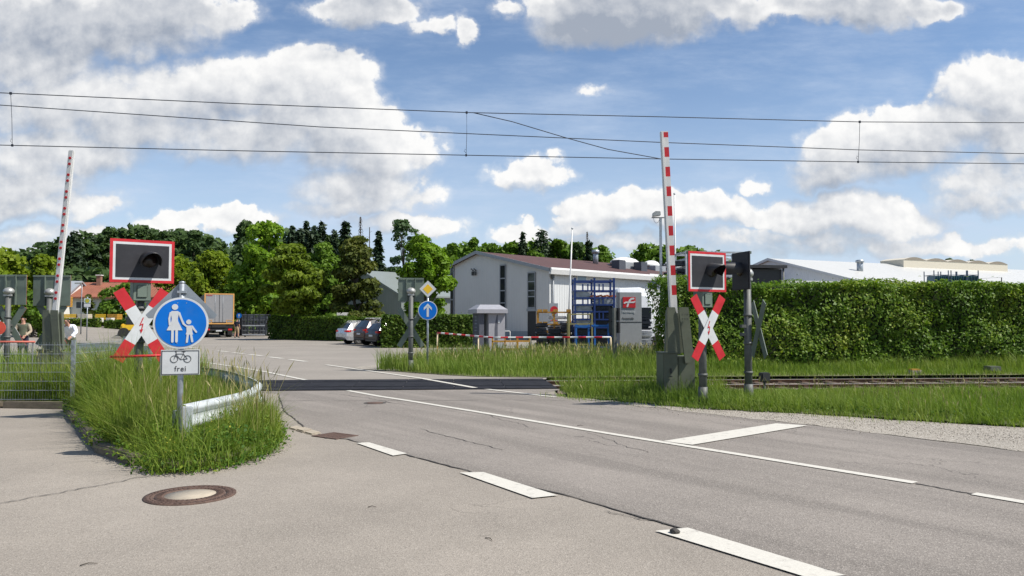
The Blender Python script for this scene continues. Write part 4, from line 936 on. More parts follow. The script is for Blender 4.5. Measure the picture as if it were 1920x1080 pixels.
for i in range(3):
    a = Vector(((-7.75, 13.6), (-6.25, 11.5), (-4.97, 9.55))[i]); c = Vector(((-6.25, 11.5), (-4.97, 9.55), (-4.1, 8.65))[i])
    for j in range(int((c-a).length*330)): p = a.lerp(c, rg.uniform()); Q.append((p.x + rg.normal(.03, .05), p.y + rg.normal(.03, .05)))
grass('grass', np.array(Q), .10, .30, .008, 15, G_near, 'long grass spilling over the mossy kerb', .8, .4, 2.0)
Q = poly_pts([(-4.25, 9.2), (-4.0, 8.7), (-3.64, 8.12), (-3.3, 8.25), (-3.1, 8.6), (-3.05, 9.4), (-3.3, 10.4), (-3.75, 9.6)], 420, rg, lambda q: (lump(q, 2.2, 31) > -.5)*1.0); grass('grass', Q, .04, .36, .008, 16, G_near, 'grass mixed into the weeds at the island tip', .5, .4, 2.5)
Q = poly_pts([(-5.2, 10.2), (-4.95, 9.65), (-4.1, 8.75), (-3.75, 8.3), (-4.0, 9.6), (-4.4, 10.4)], 900, rg); grass('grass', Q, .08, .46, .008, 17, G_near, 'dense grass at the left front of the island', .5, .35, 2.5)
EQ = [(-4.1, 8.7), (-3.66, 8.08), (-3.3, 8.2), (-3.06, 8.58), (-2.98, 9.3), (-3.16, 10.2), (-3.6, 11.4), (-4.1, 13.0)]; Q = []
for i in range(len(EQ)-1):
    a = Vector(EQ[i]); c = Vector(EQ[i+1])
    for j in range(int((c-a).length*330)): p = a.lerp(c, rg.uniform()); Q.append((p.x + rg.normal(.02, .07), p.y + rg.normal(-.02, .07)))
grass('grass', np.array(Q), .02, .24, .008, 19, G_near, 'loose grass spilling over the road edge of the island', .9, .45, 2.4)
ED = [(1.1, 16.05), (2.1, 15.35), (3.3, 14.05), (4.5, 13.45), (5.54, 12.9), (7.55, 11.65), (10.2, 10.2), (16.4, 4.85)]; Q = []
for i in range(len(ED)-1):
    a = Vector(ED[i]); c = Vector(ED[i+1])
    for j in range(int((c-a).length*420)): u = rg.uniform(); p = a.lerp(c, u); w_ = .16 + .12*math.sin((p.x+p.y*.7)*3.1) + .1*math.sin(p.x*7.7); Q.append((p.x + rg.normal(-.02, max(.05, w_)), p.y + rg.normal(-.02, max(.05, w_))))
grass('grass', np.array(Q), .01, .095, .009, 18, G_far, 'short grass creeping onto the gravel shoulder', .7, .5, 2.0)
# broad-leaved weeds at the island tip
WP = [(-4.0, 8.62), (-3.64, 8.05), (-3.3, 8.2), (-3.06, 8.6), (-2.98, 9.4), (-3.2, 10.2), (-3.6, 11.0), (-4.0, 10.0), (-4.2, 9.0)]
Q = poly_pts(WP, 2600, rg); hw = .07 + .30*np.clip((Q[:, 1]-8.02)/.8, 0, 1)*np.clip(1+.6*lump(Q, 2.5, 5), .3, 1.6)
Cw = np.concatenate([Q, (.03 + hw*rg.uniform(0, 1, len(Q)))[:, None]], 1)
EP = [(-4.2, 8.65), (-3.66, 8.0), (-3.3, 8.12), (-3.0, 8.5), (-2.92, 9.3), (-3.1, 10.2), (-3.5, 11.3)]; ee = []
for i in range(len(EP)-1):
    a = Vector(EP[i]); c = Vector(EP[i+1]); nn = Vector(((c-a).y, -(c-a).x)).normalized()
    for j in range(int((c-a).length*420)): p = a.lerp(c, rg.uniform()) + nn*rg.normal(.0, .075); ee.append((p.x, p.y, abs(rg.normal(0, .07))+.01))
LK = [(-7.75, 13.55), (-6.3, 11.45), (-5.05, 9.55), (-4.2, 8.62)]
for i in range(3):
    a = Vector(LK[i]); c = Vector(LK[i+1]); nn = Vector(((c-a).y, -(c-a).x)).normalized()
    for j in range(int((c-a).length*420)):
        u = rg.uniform()
        if math.sin(u*17+i*2) + math.sin(u*7.3+i) > -.2: p = a.lerp(c, u) + nn*rg.normal(.02, .07); ee.append((p.x, p.y, .05 + abs(rg.normal(.06, .07))))
Cw = np.concatenate([Cw, np.array(ee)])
V_, q4 = leaves(Cw, rg.normal(0, .55, (len(Cw), 3)) + np.array([.1, -.25, .8]), .038, rg, .6)
tag(np_mesh('weeds', V_, q4, None, L_weed), 'low leafy weeds at the front tip of the grass island', None, kind='stuff')
Q = poly_pts(WP, 200, rg, lambda q: (lump(q, 3, 8) > .1)*1.0); Cw = np.concatenate([Q, (.2+.30*np.clip((Q[:, 1]-8.05)/1.5, 0, 1)*rg.uniform(.6, 1.2, len(Q)))[:, None]], 1)
V_, q4 = leaves(Cw, rg.normal(0, .5, (len(Q), 3)) + np.array([0, -.2, .8]), .022, rg, .8)
tag(np_mesh('weed_flowers', V_, q4, None, leaf_mat('weed_flower', [(.28, .28, .03), (.42, .38, .05)], 3, .2)), 'tiny yellow-green flower clusters among the weeds', None, kind='stuff')
Q = np.concatenate([poly_pts([(3.2, 14.2), (7.5, 11.8), (14, 7.2), (16, 8.5), (8, 14), (4, 15.2)], 260, rg, lambda q: (lump(q, 1.3, 11) > -.2)*1.0)]); Cw = np.concatenate([Q, rg.uniform(.02, .16, len(Q))[:, None]], 1)
V_, q4 = leaves(Cw, rg.normal(0, .5, (len(Q), 3)) + np.array([0, -.2, .8]), .045, rg, .6); tag(np_mesh('weeds', V_, q4, None, L_weed), 'clover and weeds in the grass strip by the shoulder', None, kind='stuff')

# ------------------------------------------------------------------ hedges
def hedge(label, a, c, depth, h, n_leaf, size, mat_, bump=.12, ends=True, top_var=.08, seed=0, jag=.18, bottom=0.0, fr_lump=1.3):
    """a clipped hedge whose front face runs from a to c (seen from the side of the camera)"""
    a = Vector(a); c = Vector(c); d = c-a; L = d.length; rz = math.atan2(d.y, d.x)
    t = thing('hedge', label, 'hedge', (a.x, a.y, 0), rz); r = np.random.default_rng(seed)
    ar = {'front': L*h, 'top': L*depth, 'left': depth*h, 'right': depth*h, 'back': L*h*.25}; tot = sum(ar.values()); Cs = []; Ns = []
    for f, s in ar.items():
        n = int(n_leaf*s/tot); u = r.uniform(0, 1, n); v = r.uniform(0, 1, n); dj = np.abs(r.normal(0, jag, n))
        if f == 'front': C = np.stack([u*L, np.zeros(n), bottom+v*(h-bottom)], 1); N_ = (0, -1, .25)
        elif f == 'back': C = np.stack([u*L, np.full(n, depth), v*h], 1); N_ = (0, 1, .2)
        elif f == 'top': C = np.stack([u*L, v*depth, np.full(n, h)], 1); N_ = (0, -.1, 1)
        elif f == 'left': C = np.stack([np.zeros(n), u*depth, v*h], 1); N_ = (-1, 0, .2)
        else: C = np.stack([np.full(n, L), u*depth, v*h], 1); N_ = (1, 0, .2)
        N_ = np.array(N_); N_ = N_/np.linalg.norm(N_)
        q2 = np.stack([C[:, 0]+C[:, 1]*.7, C[:, 2]*1.2+C[:, 1]], 1)
        b_ = bump*(lump(q2, fr_lump, seed+1) + .6*lump(q2, fr_lump*3.2, seed+2))
        if f == 'top': b_ = b_*top_var/bump + top_var*lump(C[:, :2], .7, seed+3)
        C = C + N_*(b_ - dj + .03)[:, None] + (r.uniform(0, 1, n) < .02)[:, None]*N_*r.uniform(0, .22, n)[:, None]
        Cs.append(C); Ns.append(N_ + r.normal(0, .62, (n, 3)) + np.array([0, 0, .25]))
    V_, q4 = leaves(np.concatenate(Cs), np.concatenate(Ns), size, r); np_mesh('foliage', V_, q4, None, mat_, t)
    q = MB(); ins = jag*1.6 + bump*.6; q.box((L/2, depth/2, (h-.16)/2), (L-2*ins, depth-2*ins, h-.16)); q.build('filler_core', MA['twig'], t)  # solid dark box added inside to block light between the leaves
    return t
hl = Vector((at(1222, 600, 25.0).x + .45, 24.7))
hedge('tall green hedge running along the far side of the rails', hl, hl + Vector((26, 26*.08)), 2.0, 2.86, 105000, .092, L_hedge, .18, True, .17, 1, .16, fr_lump=1.0)
hedge('low clipped hedge behind the yellow diamond sign', (at(716, 640, 44).x, 44), (at(888, 640, 44.6).x, 44.6), 1.4, 1.87, 9000, .15, L_hedge2, .05, True, .03, 2, .12)
hedge('long low hedge under the trees beside the parked cars', (at(502, 640, 64).x, 64), (at(640, 640, 58).x, 58), 1.5, 1.85, 8000, .17, L_hedge2, .06, True, .05, 3, .12)
hedge('low hedge behind the silver car', (at(632, 640, 61).x, 61), (at(735, 640, 58).x, 58), 1.4, 1.8, 5000, .17, L_hedge2, .05, True, .04, 4, .12)
hedge('distant low hedge in front of the red-roofed house', (at(30, 620, 82).x, 82), (at(182, 620, 84).x, 84), 1.6, 1.72, 5000, .22, L_hedge2, .06, True, .05, 5, .12)
hedge('distant low hedge just right of a gap by the bus stop', (at(194, 620, 84).x, 84), (at(246, 620, 84).x, 84), 1.6, 1.5, 2200, .22, L_hedge2, .06, True, .05, 6, .12)

# ------------------------------------------------------------------ trees
def crown_pts(r, env, nl, lobe, n, shell=.35):
    """env(t) -> radius at height fraction t; returns leaf centres and outward normals, in a crown of height 1 and radius 1 at scale"""
    Cs = []; Ns = []
    lob = []
    for i in range(nl):
        t = r.beta(1.2, 1.15); a = r.uniform(0, 2*PI); rad = env(t)*math.sqrt(r.uniform(.10, 1.0))*.86
        lob.append((math.cos(a)*rad, math.sin(a)*rad, t, lobe*r.uniform(.65, 1.25)))
    w = np.array([l[3]**2 for l in lob]); cnt = (w/w.sum()*n).astype(int)
    return lob, cnt
def make_tree(name, label, loc, h, w, mat_, seed, kind='round', n=5200, size=.36, base=.16, lobe=.20, nl=34, group=None, trunk_r=.17, cat='tree', zsq=1.0, gap=0.0, trunk_mat=None, rz=0, lean=0.0):
    r = np.random.default_rng(seed); t = thing(name, label, cat, loc, rz, group)
    hb = h*base; ch = h-hb; R0 = w/2
    env = {'round': lambda u: math.sin(PI*min(1, max(0, u*.90+.06)))**.62, 'oval': lambda u: math.sin(PI*min(1, u*.86+.10))**.75, 'cone': lambda u: (1-u)**.75*.95+.08, 'egg': lambda u: (math.sin(PI*(u**.72*.93+.05)))**.8, 'wide': lambda u: (1-u*u)**.5*.97}[kind]
    lob, cnt = crown_pts(r, env, nl, lobe, n); Cs = []; Ns = []
    for (x, y, u, s), c in zip(lob, cnt):
        d = r.normal(0, 1, (c, 3)); d /= np.linalg.norm(d, axis=1, keepdims=True); d[:, 2] = np.where(r.uniform(0, 1, c) < .55, np.abs(d[:, 2]), d[:, 2])
        rad = s*w*(1 - np.abs(r.normal(0, .22, c)))*(1+.25*lump(d[:, :2]*3, 1.2, seed))
        C = np.array([x*R0*2/2, y*R0, hb + u*ch*.96]) + d*rad[:, None]*np.array([1, 1, .78*zsq]); C[:, 2] = np.maximum(C[:, 2], hb*.8+r.uniform(0, .3, c))
        C[:, 0] += lean*(C[:, 2]-hb)
        Cs.append(C); Ns.append(d + r.normal(0, .72, (c, 3)) + np.array([0, 0, .35]))
    V_, q4 = leaves(np.concatenate(Cs), np.concatenate(Ns), size, r); np_mesh('crown', V_, q4, None, mat_, t)
    q = MB(); pts = [(0, 0, -.2), (.02*w, 0, hb*.6), (-.01*w+lean*ch*.2, .01*w, hb+ch*.3), (lean*ch*.6, 0, hb+ch*.72)]; q.path(pts, [trunk_r*1.25, trunk_r, trunk_r*.75, trunk_r*.2], 8)
    for i in np.argsort([-l[3] for l in lob])[:12]:
        x, y, u, s = lob[i]; z0 = hb + ch*max(0.02, u*.45-.08); q.path([(0, 0, z0), (x*R0*.45, y*R0*.45, z0+(hb+u*ch-z0)*.45), (x*R0*.95, y*R0*.95, hb+u*ch)], [trunk_r*.42, trunk_r*.28, trunk_r*.08], 5)
    q.build('trunk', trunk_mat or MA['trunk'], t, fix=False); return t
def make_conifer(name, label, loc, h, w, seed, n=2600, size=.5, base=.08, mat_=None, group=None, sparse=1.0, cat='tree', bare=False):
    r = np.random.default_rng(seed); t = thing(name, label, cat, loc, r.uniform(0, 6), group); hb = h*base; R0 = w/2
    q = MB(); q.path([(0, 0, -.2), (0, 0, h*.5), (0, 0, h)], [h*.014+.05, h*.009+.03, .02], 7); Cs = []; Ns = []
    nw = int(22*sparse)+8
    for i in range(nw):
        u = (i+r.uniform(-.3, .3))/nw; z = hb+(h-hb)*max(0, u); rad = R0*((1-u)**.58)*r.uniform(.72, 1.15)+.05*R0
        nb = r.integers(5, 8)
        for b_ in range(nb):
            a = 2*PI*b_/nb + r.uniform(-.35, .35); rb = rad*r.uniform(.65, 1.1); c = max(3, int(n/(nw*6)*(1.25-u)))
            if bare:
                q.path([(0, 0, z), (math.cos(a)*rb*.5, math.sin(a)*rb*.5, z+.02*h), (math.cos(a)*rb, math.sin(a)*rb, z-.005*h)], [.05, .035, .015], 4); continue
            s = r.uniform(.08, 1, c)**.75; side = r.normal(0, .16*rb, c)*(1.2-s*.6)
            x = math.cos(a)*rb*s - math.sin(a)*side; y = math.sin(a)*rb*s + math.cos(a)*side
            Cs.append(np.stack([x, y, z - .30*rb*s**1.4 + r.normal(0, .014*h, c)], 1)); Ns.append(np.stack([math.cos(a)*.4+r.normal(0, .45, c), math.sin(a)*.4+r.normal(0, .45, c), r.uniform(.3, 1.2, c)], 1))
    if not bare:
        V_, q4 = leaves(np.concatenate(Cs), np.concatenate(Ns), size, r, .42); np_mesh('crown', V_, q4, None, mat_ or L_conifer, t)
    q.build('trunk', MA['trunk'], t, fix=False); return t
def px_tree(px, top, width, Y, ground=0.0):
    """real place, height and width of a tree that stands at distance Y"""
    p = at(px, top, Y); return (p.x, Y, ground), p.z - ground, width/F*Y
def T(fn, label, px, top, width, Y, ground=0.0, name='tree', **kw):
    loc, h, w = px_tree(px, top, width, Y, ground); return fn(name, label, loc, h, w, **kw)
def hillz(x, y): 
    a = max(0, min(1, (y-105)/90)); bq = max(0, min(1, (-x+10)/60)); return 9.5*a*a*(3-2*a)*(.25+.75*bq)
hb_ = MB(); NX, NY = 46, 16; vs = []
for j in range(NY):
    for i in range(NX): x = -260 + i*10; y = 98 + j*14; vs.append((x, y, -.02 + hillz(x, y)))
hb_.add(vs, [(j*NX+i, j*NX+i+1, (j+1)*NX+i+1, (j+1)*NX+i) for j in range(NY-1) for i in range(NX-1)], True)
struct('hill', hb_, simple('hill_meadow', (.075, .13, .025), .95, var=.25, scale=.2), 'low wooded hill behind the yards')

# planted trees by the yard
T(make_tree, 'bright green round maple above the truck and crates', 500, 422, 134, 80, mat_=L_maple, seed=11, kind='oval', n=20000, size=.40, base=.12, lobe=.15, nl=72, name='maple_tree', trunk_r=.25)
T(make_tree, 'olive green maple with slim trunk standing before the low hedge', 548, 458, 122, 62.5, mat_=L_olive, seed=12, kind='egg', n=17000, size=.30, base=.27, lobe=.135, nl=60, name='maple_tree', trunk_r=.16, zsq=.75)
T(make_tree, 'bronze tinged maple behind the parked cars', 666, 440, 118, 63, mat_=L_bronze, seed=13, kind='cone', n=17000, size=.28, base=.19, lobe=.145, nl=60, name='maple_tree', trunk_r=.17, zsq=.8)
T(make_tree, 'fresh green maple in front of the grey hall gable', 796, 442, 118, 52, mat_=L_maple, seed=14, kind='egg', n=15000, size=.26, base=.19, lobe=.125, nl=52, name='maple_tree', trunk_r=.14)
T(make_tree, 'tall thin grey-green birch left of the hall, behind a maple', 758, 404, 66, 95, mat_=L_birch, seed=15, kind='oval', n=2400, size=.42, base=.35, lobe=.13, nl=34, name='birch_tree', trunk_r=.16)
T(make_tree, 'wide yellow-green tree behind the truck, nearest the truck roof', 400, 478, 150, 92, mat_=L_yellow, seed=16, kind='wide', n=15000, size=.42, base=.06, lobe=.15, nl=48, name='broadleaf_tree')
T(make_tree, 'yellow-green tree behind the front crossing light board', 330, 492, 110, 96, mat_=L_yellow, seed=17, kind='wide', n=10000, size=.42, base=.06, lobe=.17, nl=36, name='broadleaf_tree')
T(make_tree, 'bushy green tree right beside the red-roofed house', 232, 536, 96, 92, mat_=L_mid, seed=18, kind='wide', n=5500, size=.42, base=.04, lobe=.18, nl=34, name='broadleaf_tree')
T(make_tree, 'yellow-green tree at the left edge of the photo', 2, 468, 150, 70, mat_=L_yellow, seed=19, kind='wide', n=7000, size=.42, base=.10, lobe=.16, nl=40, name='broadleaf_tree')
T(make_tree, 'yellow-green tree just left of the dotted white barrier', 84, 484, 86, 74, mat_=L_yellow, seed=20, kind='wide', n=4500, size=.40, base=.10, lobe=.18, nl=30, name='broadleaf_tree')
T(make_tree, 'small brownish bush before the windows of the red-roofed house', 171, 552, 30, 95, mat_=L_bronze, seed=21, kind='round', n=900, size=.36, base=.05, lobe=.2, nl=14, name='bush', cat='bush')
T(make_tree, 'dark green bush between the two signal backs at the left', 62, 545, 70, 62, mat_=L_mid, seed=22, kind='wide', n=2400, size=.3, base=.03, lobe=.2, nl=20, name='bush', cat='bush')
T(make_tree, 'leafy green tree filling the gap behind the olive maple', 598, 455, 110, 98, mat_=L_mid, seed=23, kind='egg', n=10000, size=.45, base=.06, lobe=.17, nl=40, name='broadleaf_tree')
T(make_tree, 'green tree behind the metal crates', 455, 520, 90, 90, mat_=L_mid, seed=24, kind='wide', n=8000, size=.38, base=.05, lobe=.17, nl=30, name='broadleaf_tree')
T(make_tree, 'dark green tree between the olive and the bronze maple', 612, 500, 90, 86, mat_=L_mid, seed=25, kind='wide', n=8000, size=.5, base=.03, lobe=.18, nl=30, name='broadleaf_tree')
# wood on the hill: every crown that stands out is a tree
DECI = [(465, 414, 66, 150, 'dark round tree rising behind the bright green maple'), (268, 418, 70, 165, 'tallest dark tree behind the front crossing light board'), (205, 430, 70, 160, 'dark tree at the left shoulder of the wood above the red roof'),
 (316, 436, 60, 160, 'dark tree to the right of the tallest tree in the wood'), (362, 432, 66, 150, 'dark tree above the yellow-green trees'), (398, 445, 44, 150, 'dark tree at the right end of the wood, next to open sky'),
 (165, 452, 66, 155, 'dark tree left of the wood centre, right of the dotted barrier arm'), (120, 458, 70, 150, 'dark tree behind the dotted barrier arm'), (66, 474, 70, 150, 'dark tree low at the left end of the wood'),
 (850, 458, 44, 120, 'small green tree just left of the grey hall ridge'), (886, 444, 56, 150, 'round green tree above the grey hall ridge'), (922, 456, 56, 150, 'round green tree second from the left behind the red roof'),
 (958, 450, 56, 150, 'green tree third from the left behind the red roof'), (1050, 446, 50, 150, 'green tree right of the dark pine behind the red roof'), (1082, 450, 44, 150, 'green tree right of the tall flagpole'), (1128, 458, 36, 150, 'small dark tree above the roof vent pipe'),
 (1206, 458, 52, 160, 'round tree behind the white roof domes'), (1238, 456, 44, 165, 'tree behind the floodlight mast'), (1288, 461, 60, 170, 'tree right of the raised striped barrier'), (1000, 455, 50, 145, 'green tree directly below the dark pine')]
for i, (px, top, w, Y, lab) in enumerate(DECI):
    loc, h, ww = px_tree(px, top, w, Y); gz = hillz(loc[0], Y) - .3
    make_tree('broadleaf_tree', lab, (loc[0], Y, gz), h-gz, ww, L_dark if i not in (10, 11, 12, 13, 9, 15, 16, 17, 18, 19) else L_mid, 40+i, 'round' if i % 2 else 'egg', 4200, .75, .1, .17, 34, 'trees of the wood', .3)
CON = [(548, 424, 34, 135, 'dark conifer at the left end of the row above the olive maple'), (575, 414, 36, 138, 'tallest dark conifer in the row above the olive maple'), (603, 416, 36, 138, 'dark conifer third in the row above the olive maple'),
 (627, 432, 32, 135, 'dark conifer at the right end of the row above the olive maple'), (562, 428, 34, 130, 'shorter dark conifer in front in the row above the olive maple'), (590, 424, 34, 130, 'second shorter dark conifer in front in the row above the olive maple'),
 (648, 414, 40, 125, 'dark spruce with ragged top above the bronze maple'), (710, 434, 26, 118, 'lone slim spruce between the bronze maple and the birch'), (980, 434, 26, 150, 'slim dark pine above the red roof'), (1016, 428, 56, 150, 'broad dark pine above the red roof'),
 (140, 434, 50, 150, 'dark conifer right behind the dotted barrier arm'), (172, 440, 50, 158, 'second dark conifer right of the dotted barrier arm'), (230, 428, 50, 165, 'dark conifer left of the front crossing light board'), (1104, 452, 30, 140, 'dark conifer right of the tall flagpole')]
for i, (px, top, w, Y, lab) in enumerate(CON):
    loc, h, ww = px_tree(px, top, w, Y); gz = hillz(loc[0], Y) - .3
    make_conifer('conifer_tree', lab, (loc[0], Y, gz), h-gz, ww*1.7, 80+i, 4200, .85, .10, None, 'conifers of the wood')
for px, top, w, Y, lab in ((676, 406, 26, 120, 'bare dead conifer above the bronze maple'), (1101, 434, 20, 150, 'bare dead tree behind the red roof')):
    loc, h, ww = px_tree(px, top, w, Y); make_conifer('dead_tree', lab, loc, h, ww, 120, bare=True, base=.35)
loc, h, ww = px_tree(693, 426, 4, 115); q = MB(); q.path([(0, 0, 0), (0, 0, h)], [.14, .06], 7)
for i in range(9): a = i*2.3; q.path([(0, 0, h*(.55+.05*i)), (.5*math.cos(a), .5*math.sin(a), h*(.56+.05*i))], [.03, .01], 4)
tag(q.build('dead_tree', MA['trunk'], loc=loc, fix=False), 'bare branchless tree pole left of the lone spruce', 'tree')
# far crowns over the white hall
for i, (px, top, w) in enumerate(((1776, 485, 30), (1798, 487, 22), (1846, 486, 18), (1866, 494, 24), (1818, 488, 20))):
    loc, h, ww = px_tree(px, top, w, 240); make_tree('broadleaf_tree', ('small far tree peeping over the white hall roof, %s' % ('leftmost of them', 'second from left', 'standing alone near the right', 'rightmost of them', 'third from left')[i]), loc, h, ww*1.5, L_dark, 150+i, 'round', 700, 1.3, .1, .22, 14, 'far trees over the white hall', .3)
# the mass of the wood behind
def wood(label, spans, seed, mat_):
    r = np.random.default_rng(seed); Cs = []; Ns = []
    for px, top, w, Y in spans:
        p = at(px, top-13, Y); gz = hillz(p.x, Y); ww = w/F*Y; n = int(1500*w/60)
        u = r.uniform(0, 1, n); a = r.uniform(-1, 1, n); z = gz + (p.z-gz)*(1-(np.abs(a)**2.2)*.28)*u**.6
        Cs.append(np.stack([p.x+a*ww*.62, Y + r.uniform(-6, 6, n) - (1-u)*3, z], 1)); Ns.append(r.normal(0, .6, (n, 3)) + np.array([.2, -.5, .7]))
    V_, q4 = leaves(np.concatenate(Cs), np.concatenate(Ns), 1.3, r); tag(np_mesh('woods', V_, q4, None, mat_), label, None, kind='stuff')
wood('dark undergrowth and foliage filling the wooded hill at the left', [(px, top, 60, 168) for px, top in ((-60, 500), (-10, 498), (30, 492), (70, 488), (110, 470), (150, 462), (190, 452), (230, 446), (270, 440), (310, 448), (350, 448), (390, 455))] + [(px, 520, 70, 128) for px in range(-60, 440, 45)], 1, L_dark)
wood('dark foliage of the wood behind the maples', [(px, top, 60, 145) for px, top in ((440, 500), (480, 470), (520, 460), (560, 450), (600, 450), (640, 460), (680, 500), (715, 520), (740, 520))] + [(px, 545, 60, 112) for px in range(440, 700, 40)], 2, L_dark)
wood('green foliage of the wood behind the halls', [(px, top, 60, 168) for px, top in ((840, 480), (880, 470), (920, 472), (960, 472), (1000, 468), (1040, 468), (1080, 470), (1120, 480), (1210, 475), (1250, 475), (1290, 478), (1330, 488))], 3, L_mid)
MA['slate_steel'] = simple('slate_steel', (.07, .10, .15), .5, .2, var=.2)
# ------------------------------------------------------------------ the grey hall
def hall_box(t, y0, y1, x0, x1, prof_, wall, name='wall'):
    q = MB(); q.prismx(prof_, x0, x1); return q.build(name, wall, t)
CA = Vector((2.9, 60.0, 0)); HR = math.atan2(.71, .70)
t = thing('grey_hall', 'grey metal hall with tall window strips and a dark red roof', 'building', CA, HR)
EV, RG, LE, GL, HL = 5.62, 7.42, 6.50, 11.4, 62.0
RY = 8.1
q = MB(); q.prismx([(0, -.3), (GL, -.3), (GL, LE-.12), (RY, RG-.12), (0, EV-.12)], .02, HL); o = q.build('wall', [MA['hall_grey'], MA['hall_white']], t)
for p in o.data.polygons:
    if p.normal.y < -.9: p.material_index = 1
def slab(y0, z0, y1, z1, x0, x1, th):
    q = MB(); q.prismx([(y0, z0), (y1, z1), (y1, z1+th), (y0, z0+th)], x0, x1); return q
slab(-.45, EV-.12-.10, RY, RG-.118, -.30, HL, .16).build('roof', MA['roof_red'], t)
slab(RY+.002, RG-.118, GL+.4, LE-.12-.11, -.30, HL, .16).build('roof', MA['roof_red'], t)
q = MB(); q.prismx([(-.50, EV-.45), (-.30, EV-.45), (-.30, EV+.0), (-.56, EV+.06), (-.60, EV-.08)], -.36, HL); q.build('gutter', MA['trim_white'], t)
q = MB(); q.prismx([(-.46, EV-.28), (RY, RG-.17), (RY, RG+.10), (-.46, EV-.0)], -.36, -.31); q.prismx([(RY, RG-.17), (GL+.42, LE-.30), (GL+.42, LE-.02), (RY, RG+.10)], -.36, -.31); q.build('verge_trim', MA['trim_grey'], t)
def gy(px): u = (px-960)/F; return (2.9-60*u)/(.71+.70*u)
def gz_(py, y): return EYE + (600-py)/F*(60+.70*y)
for px0, px1, tops, wd in ((938, 949, (497, 522, 545, 568, 590, 615), 0), (990, 1004.5, (511, 528, 545, 556, 577), 0), (845.5, 852, (500, 538, 562, 592), 0)):
    ya, yb = gy(px1), gy(px0); ym = (ya+yb)/2
    zt = gz_(tops[0], ym); zb = gz_(tops[-1], ym); 
    q = MB(); q.box((-.01, ym, (zt+zb)/2), (.05, yb-ya, zt-zb)); w_ = q.build('window', MA['glass'], t)
    q = MB(); q.box((-.045, ya+.03, (zt+zb)/2), (.05, .06, zt-zb)); q.box((-.045, yb-.03, (zt+zb)/2), (.05, .06, zt-zb))
    for p in tops: z = gz_(p, ym); q.box((-.046, ym, z), (.05, yb-ya, .09))
    q.build('frame', MA['trim_grey'], w_)
ya, yb = gy(1004.5), gy(990); q = MB(); q.box((-.015, (ya+yb)/2, .95), (.06, yb-ya, 2.9)); q.build('door', MA['black'], t)
q = MB(); q.box((-.06, (ya+yb)/2, gz_(581, 1.8)), (.12, yb-ya+.1, .22)); q.build('door_lintel', MA['trim_grey'], t)
q = MB()
for dy in (0, .35): q.box((-.10, gy(888)-dy, gz_(511, 8)-.05), (.2, .10, .34)); q.tube((-.02, gy(888)-dy, gz_(507, 8)), (-.28, gy(888)-dy, gz_(507, 8)+.16), .05, n=8)
q.build('wall_lamp', MA['post_grey'], t)
def sx_(px): u = (px-960)/F; return (60*u-2.9)/(.70-.71*u)       # metres along the long side
def sz_(py, x): return EYE + (600-py)/F*(60+.71*x)
for px0, px1, p0_, p1_ in ((1081, 1099, 515, 530), (1218, 1236, 515, 533)):
    xa, xb = sx_(px0), sx_(px1); xm = (xa+xb)/2; q = MB(); q.box((xm, -.01, (sz_(p0_, xm)+sz_(p1_, xm))/2), (xb-xa, .06, sz_(p0_, xm)-sz_(p1_, xm))); w_ = q.build('window', simple('pale_blue_panel', (.20, .28, .36), .3), t)
    q = MB(); q.frame(xa-.06, xb+.06, sz_(p1_, xm)-.06, sz_(p0_, xm)+.06, .1, -.07, -.03); q.build('frame', MA['trim_white'], w_)
for px, py in ((1034, 518), (1075, 514)):
    x = sx_(px); z = sz_(py, x); q = MB(); q.box((x, -.12, z), (.22, .2, .28)); q.tube((x, -.02, z-.2), (x, -.25, z-.12), .04, n=8); q.build('wall_lamp', MA['post_grey'], t)
x = sx_(1117); q = MB(); xr, yr = sx_(1140)+4, 4.0
def roof_z(y): return EV-.06 + (RG-EV)*y/RY
for px, yy_, top in ((1117, 6.2, 468),):
    u = (px-960)/F; xx = (u*(60+.70*yy_)-2.9+.71*yy_)/(.70-.71*u); Yw = 60+.71*xx+.70*yy_; zt = EYE+(600-top)/F*Yw
    q = MB(); q.tube((xx, yy_, roof_z(yy_)-.1), (xx, yy_, zt), .26, .24, 14); q.tube((xx, yy_, zt-.35), (xx, yy_, zt-.05), .36, n=14); q.build('vent_pipe', MA['zinc'], t)
def place_roof(px, y_): u = (px-960)/F; xx = (u*(60+.70*y_)-2.9+.71*y_)/(.70-.71*u); return xx, 60+.71*xx+.70*y_
for px, y_, w_, topy in ((1172, 5.2, 58, 473), (1222, 5.2, 34, 480), (1262, 5.2, 40, 479)):
    xx, Yw = place_roof(px, y_); r_ = w_/F*Yw/2; zt = EYE+(600-topy)/F*Yw; zr = roof_z(y_)
    q = MB(); q.box((xx, y_, zr+.12), (2*r_*1.0, 2.2, .55)); d_ = q.build('skylight_kerb', MA['trim_grey'], t)
    q = MB(); hh = max(.4, zt-zr-.4); q.lathe([(r_*1.0, 0), (r_*.95, hh*.4), (r_*.72, hh*.75), (r_*.38, hh*.95), (.001, hh)], 24); o = q.build('skylight', MA['trim_white'], t, loc=(xx, y_, zr+.36)); o.scale = (1.35, .7, .62)
q = MB()
for px in (1160, 1201): xx, Yw = place_roof(px, 3.4); q.box((xx, 3.4, roof_z(3.4)+.45), (1.0, .9, .9))
q.build('roof_unit', simple('dark_unit', (.06, .065, .08), .5), t)
q = MB()
for xx in (.35, 17.0): q.tube((xx, -.12, 0), (xx, -.12, EV-.3), .07, n=8)
q.build('downpipe', MA['trim_grey'], t)
q = MB(); q.box((-.012, GL/2, .35), (.05, GL, .7)); q.box((HL/2, -.012, .35), (HL, .05, .7)); q.build('plinth', MA['trim_grey'], t)
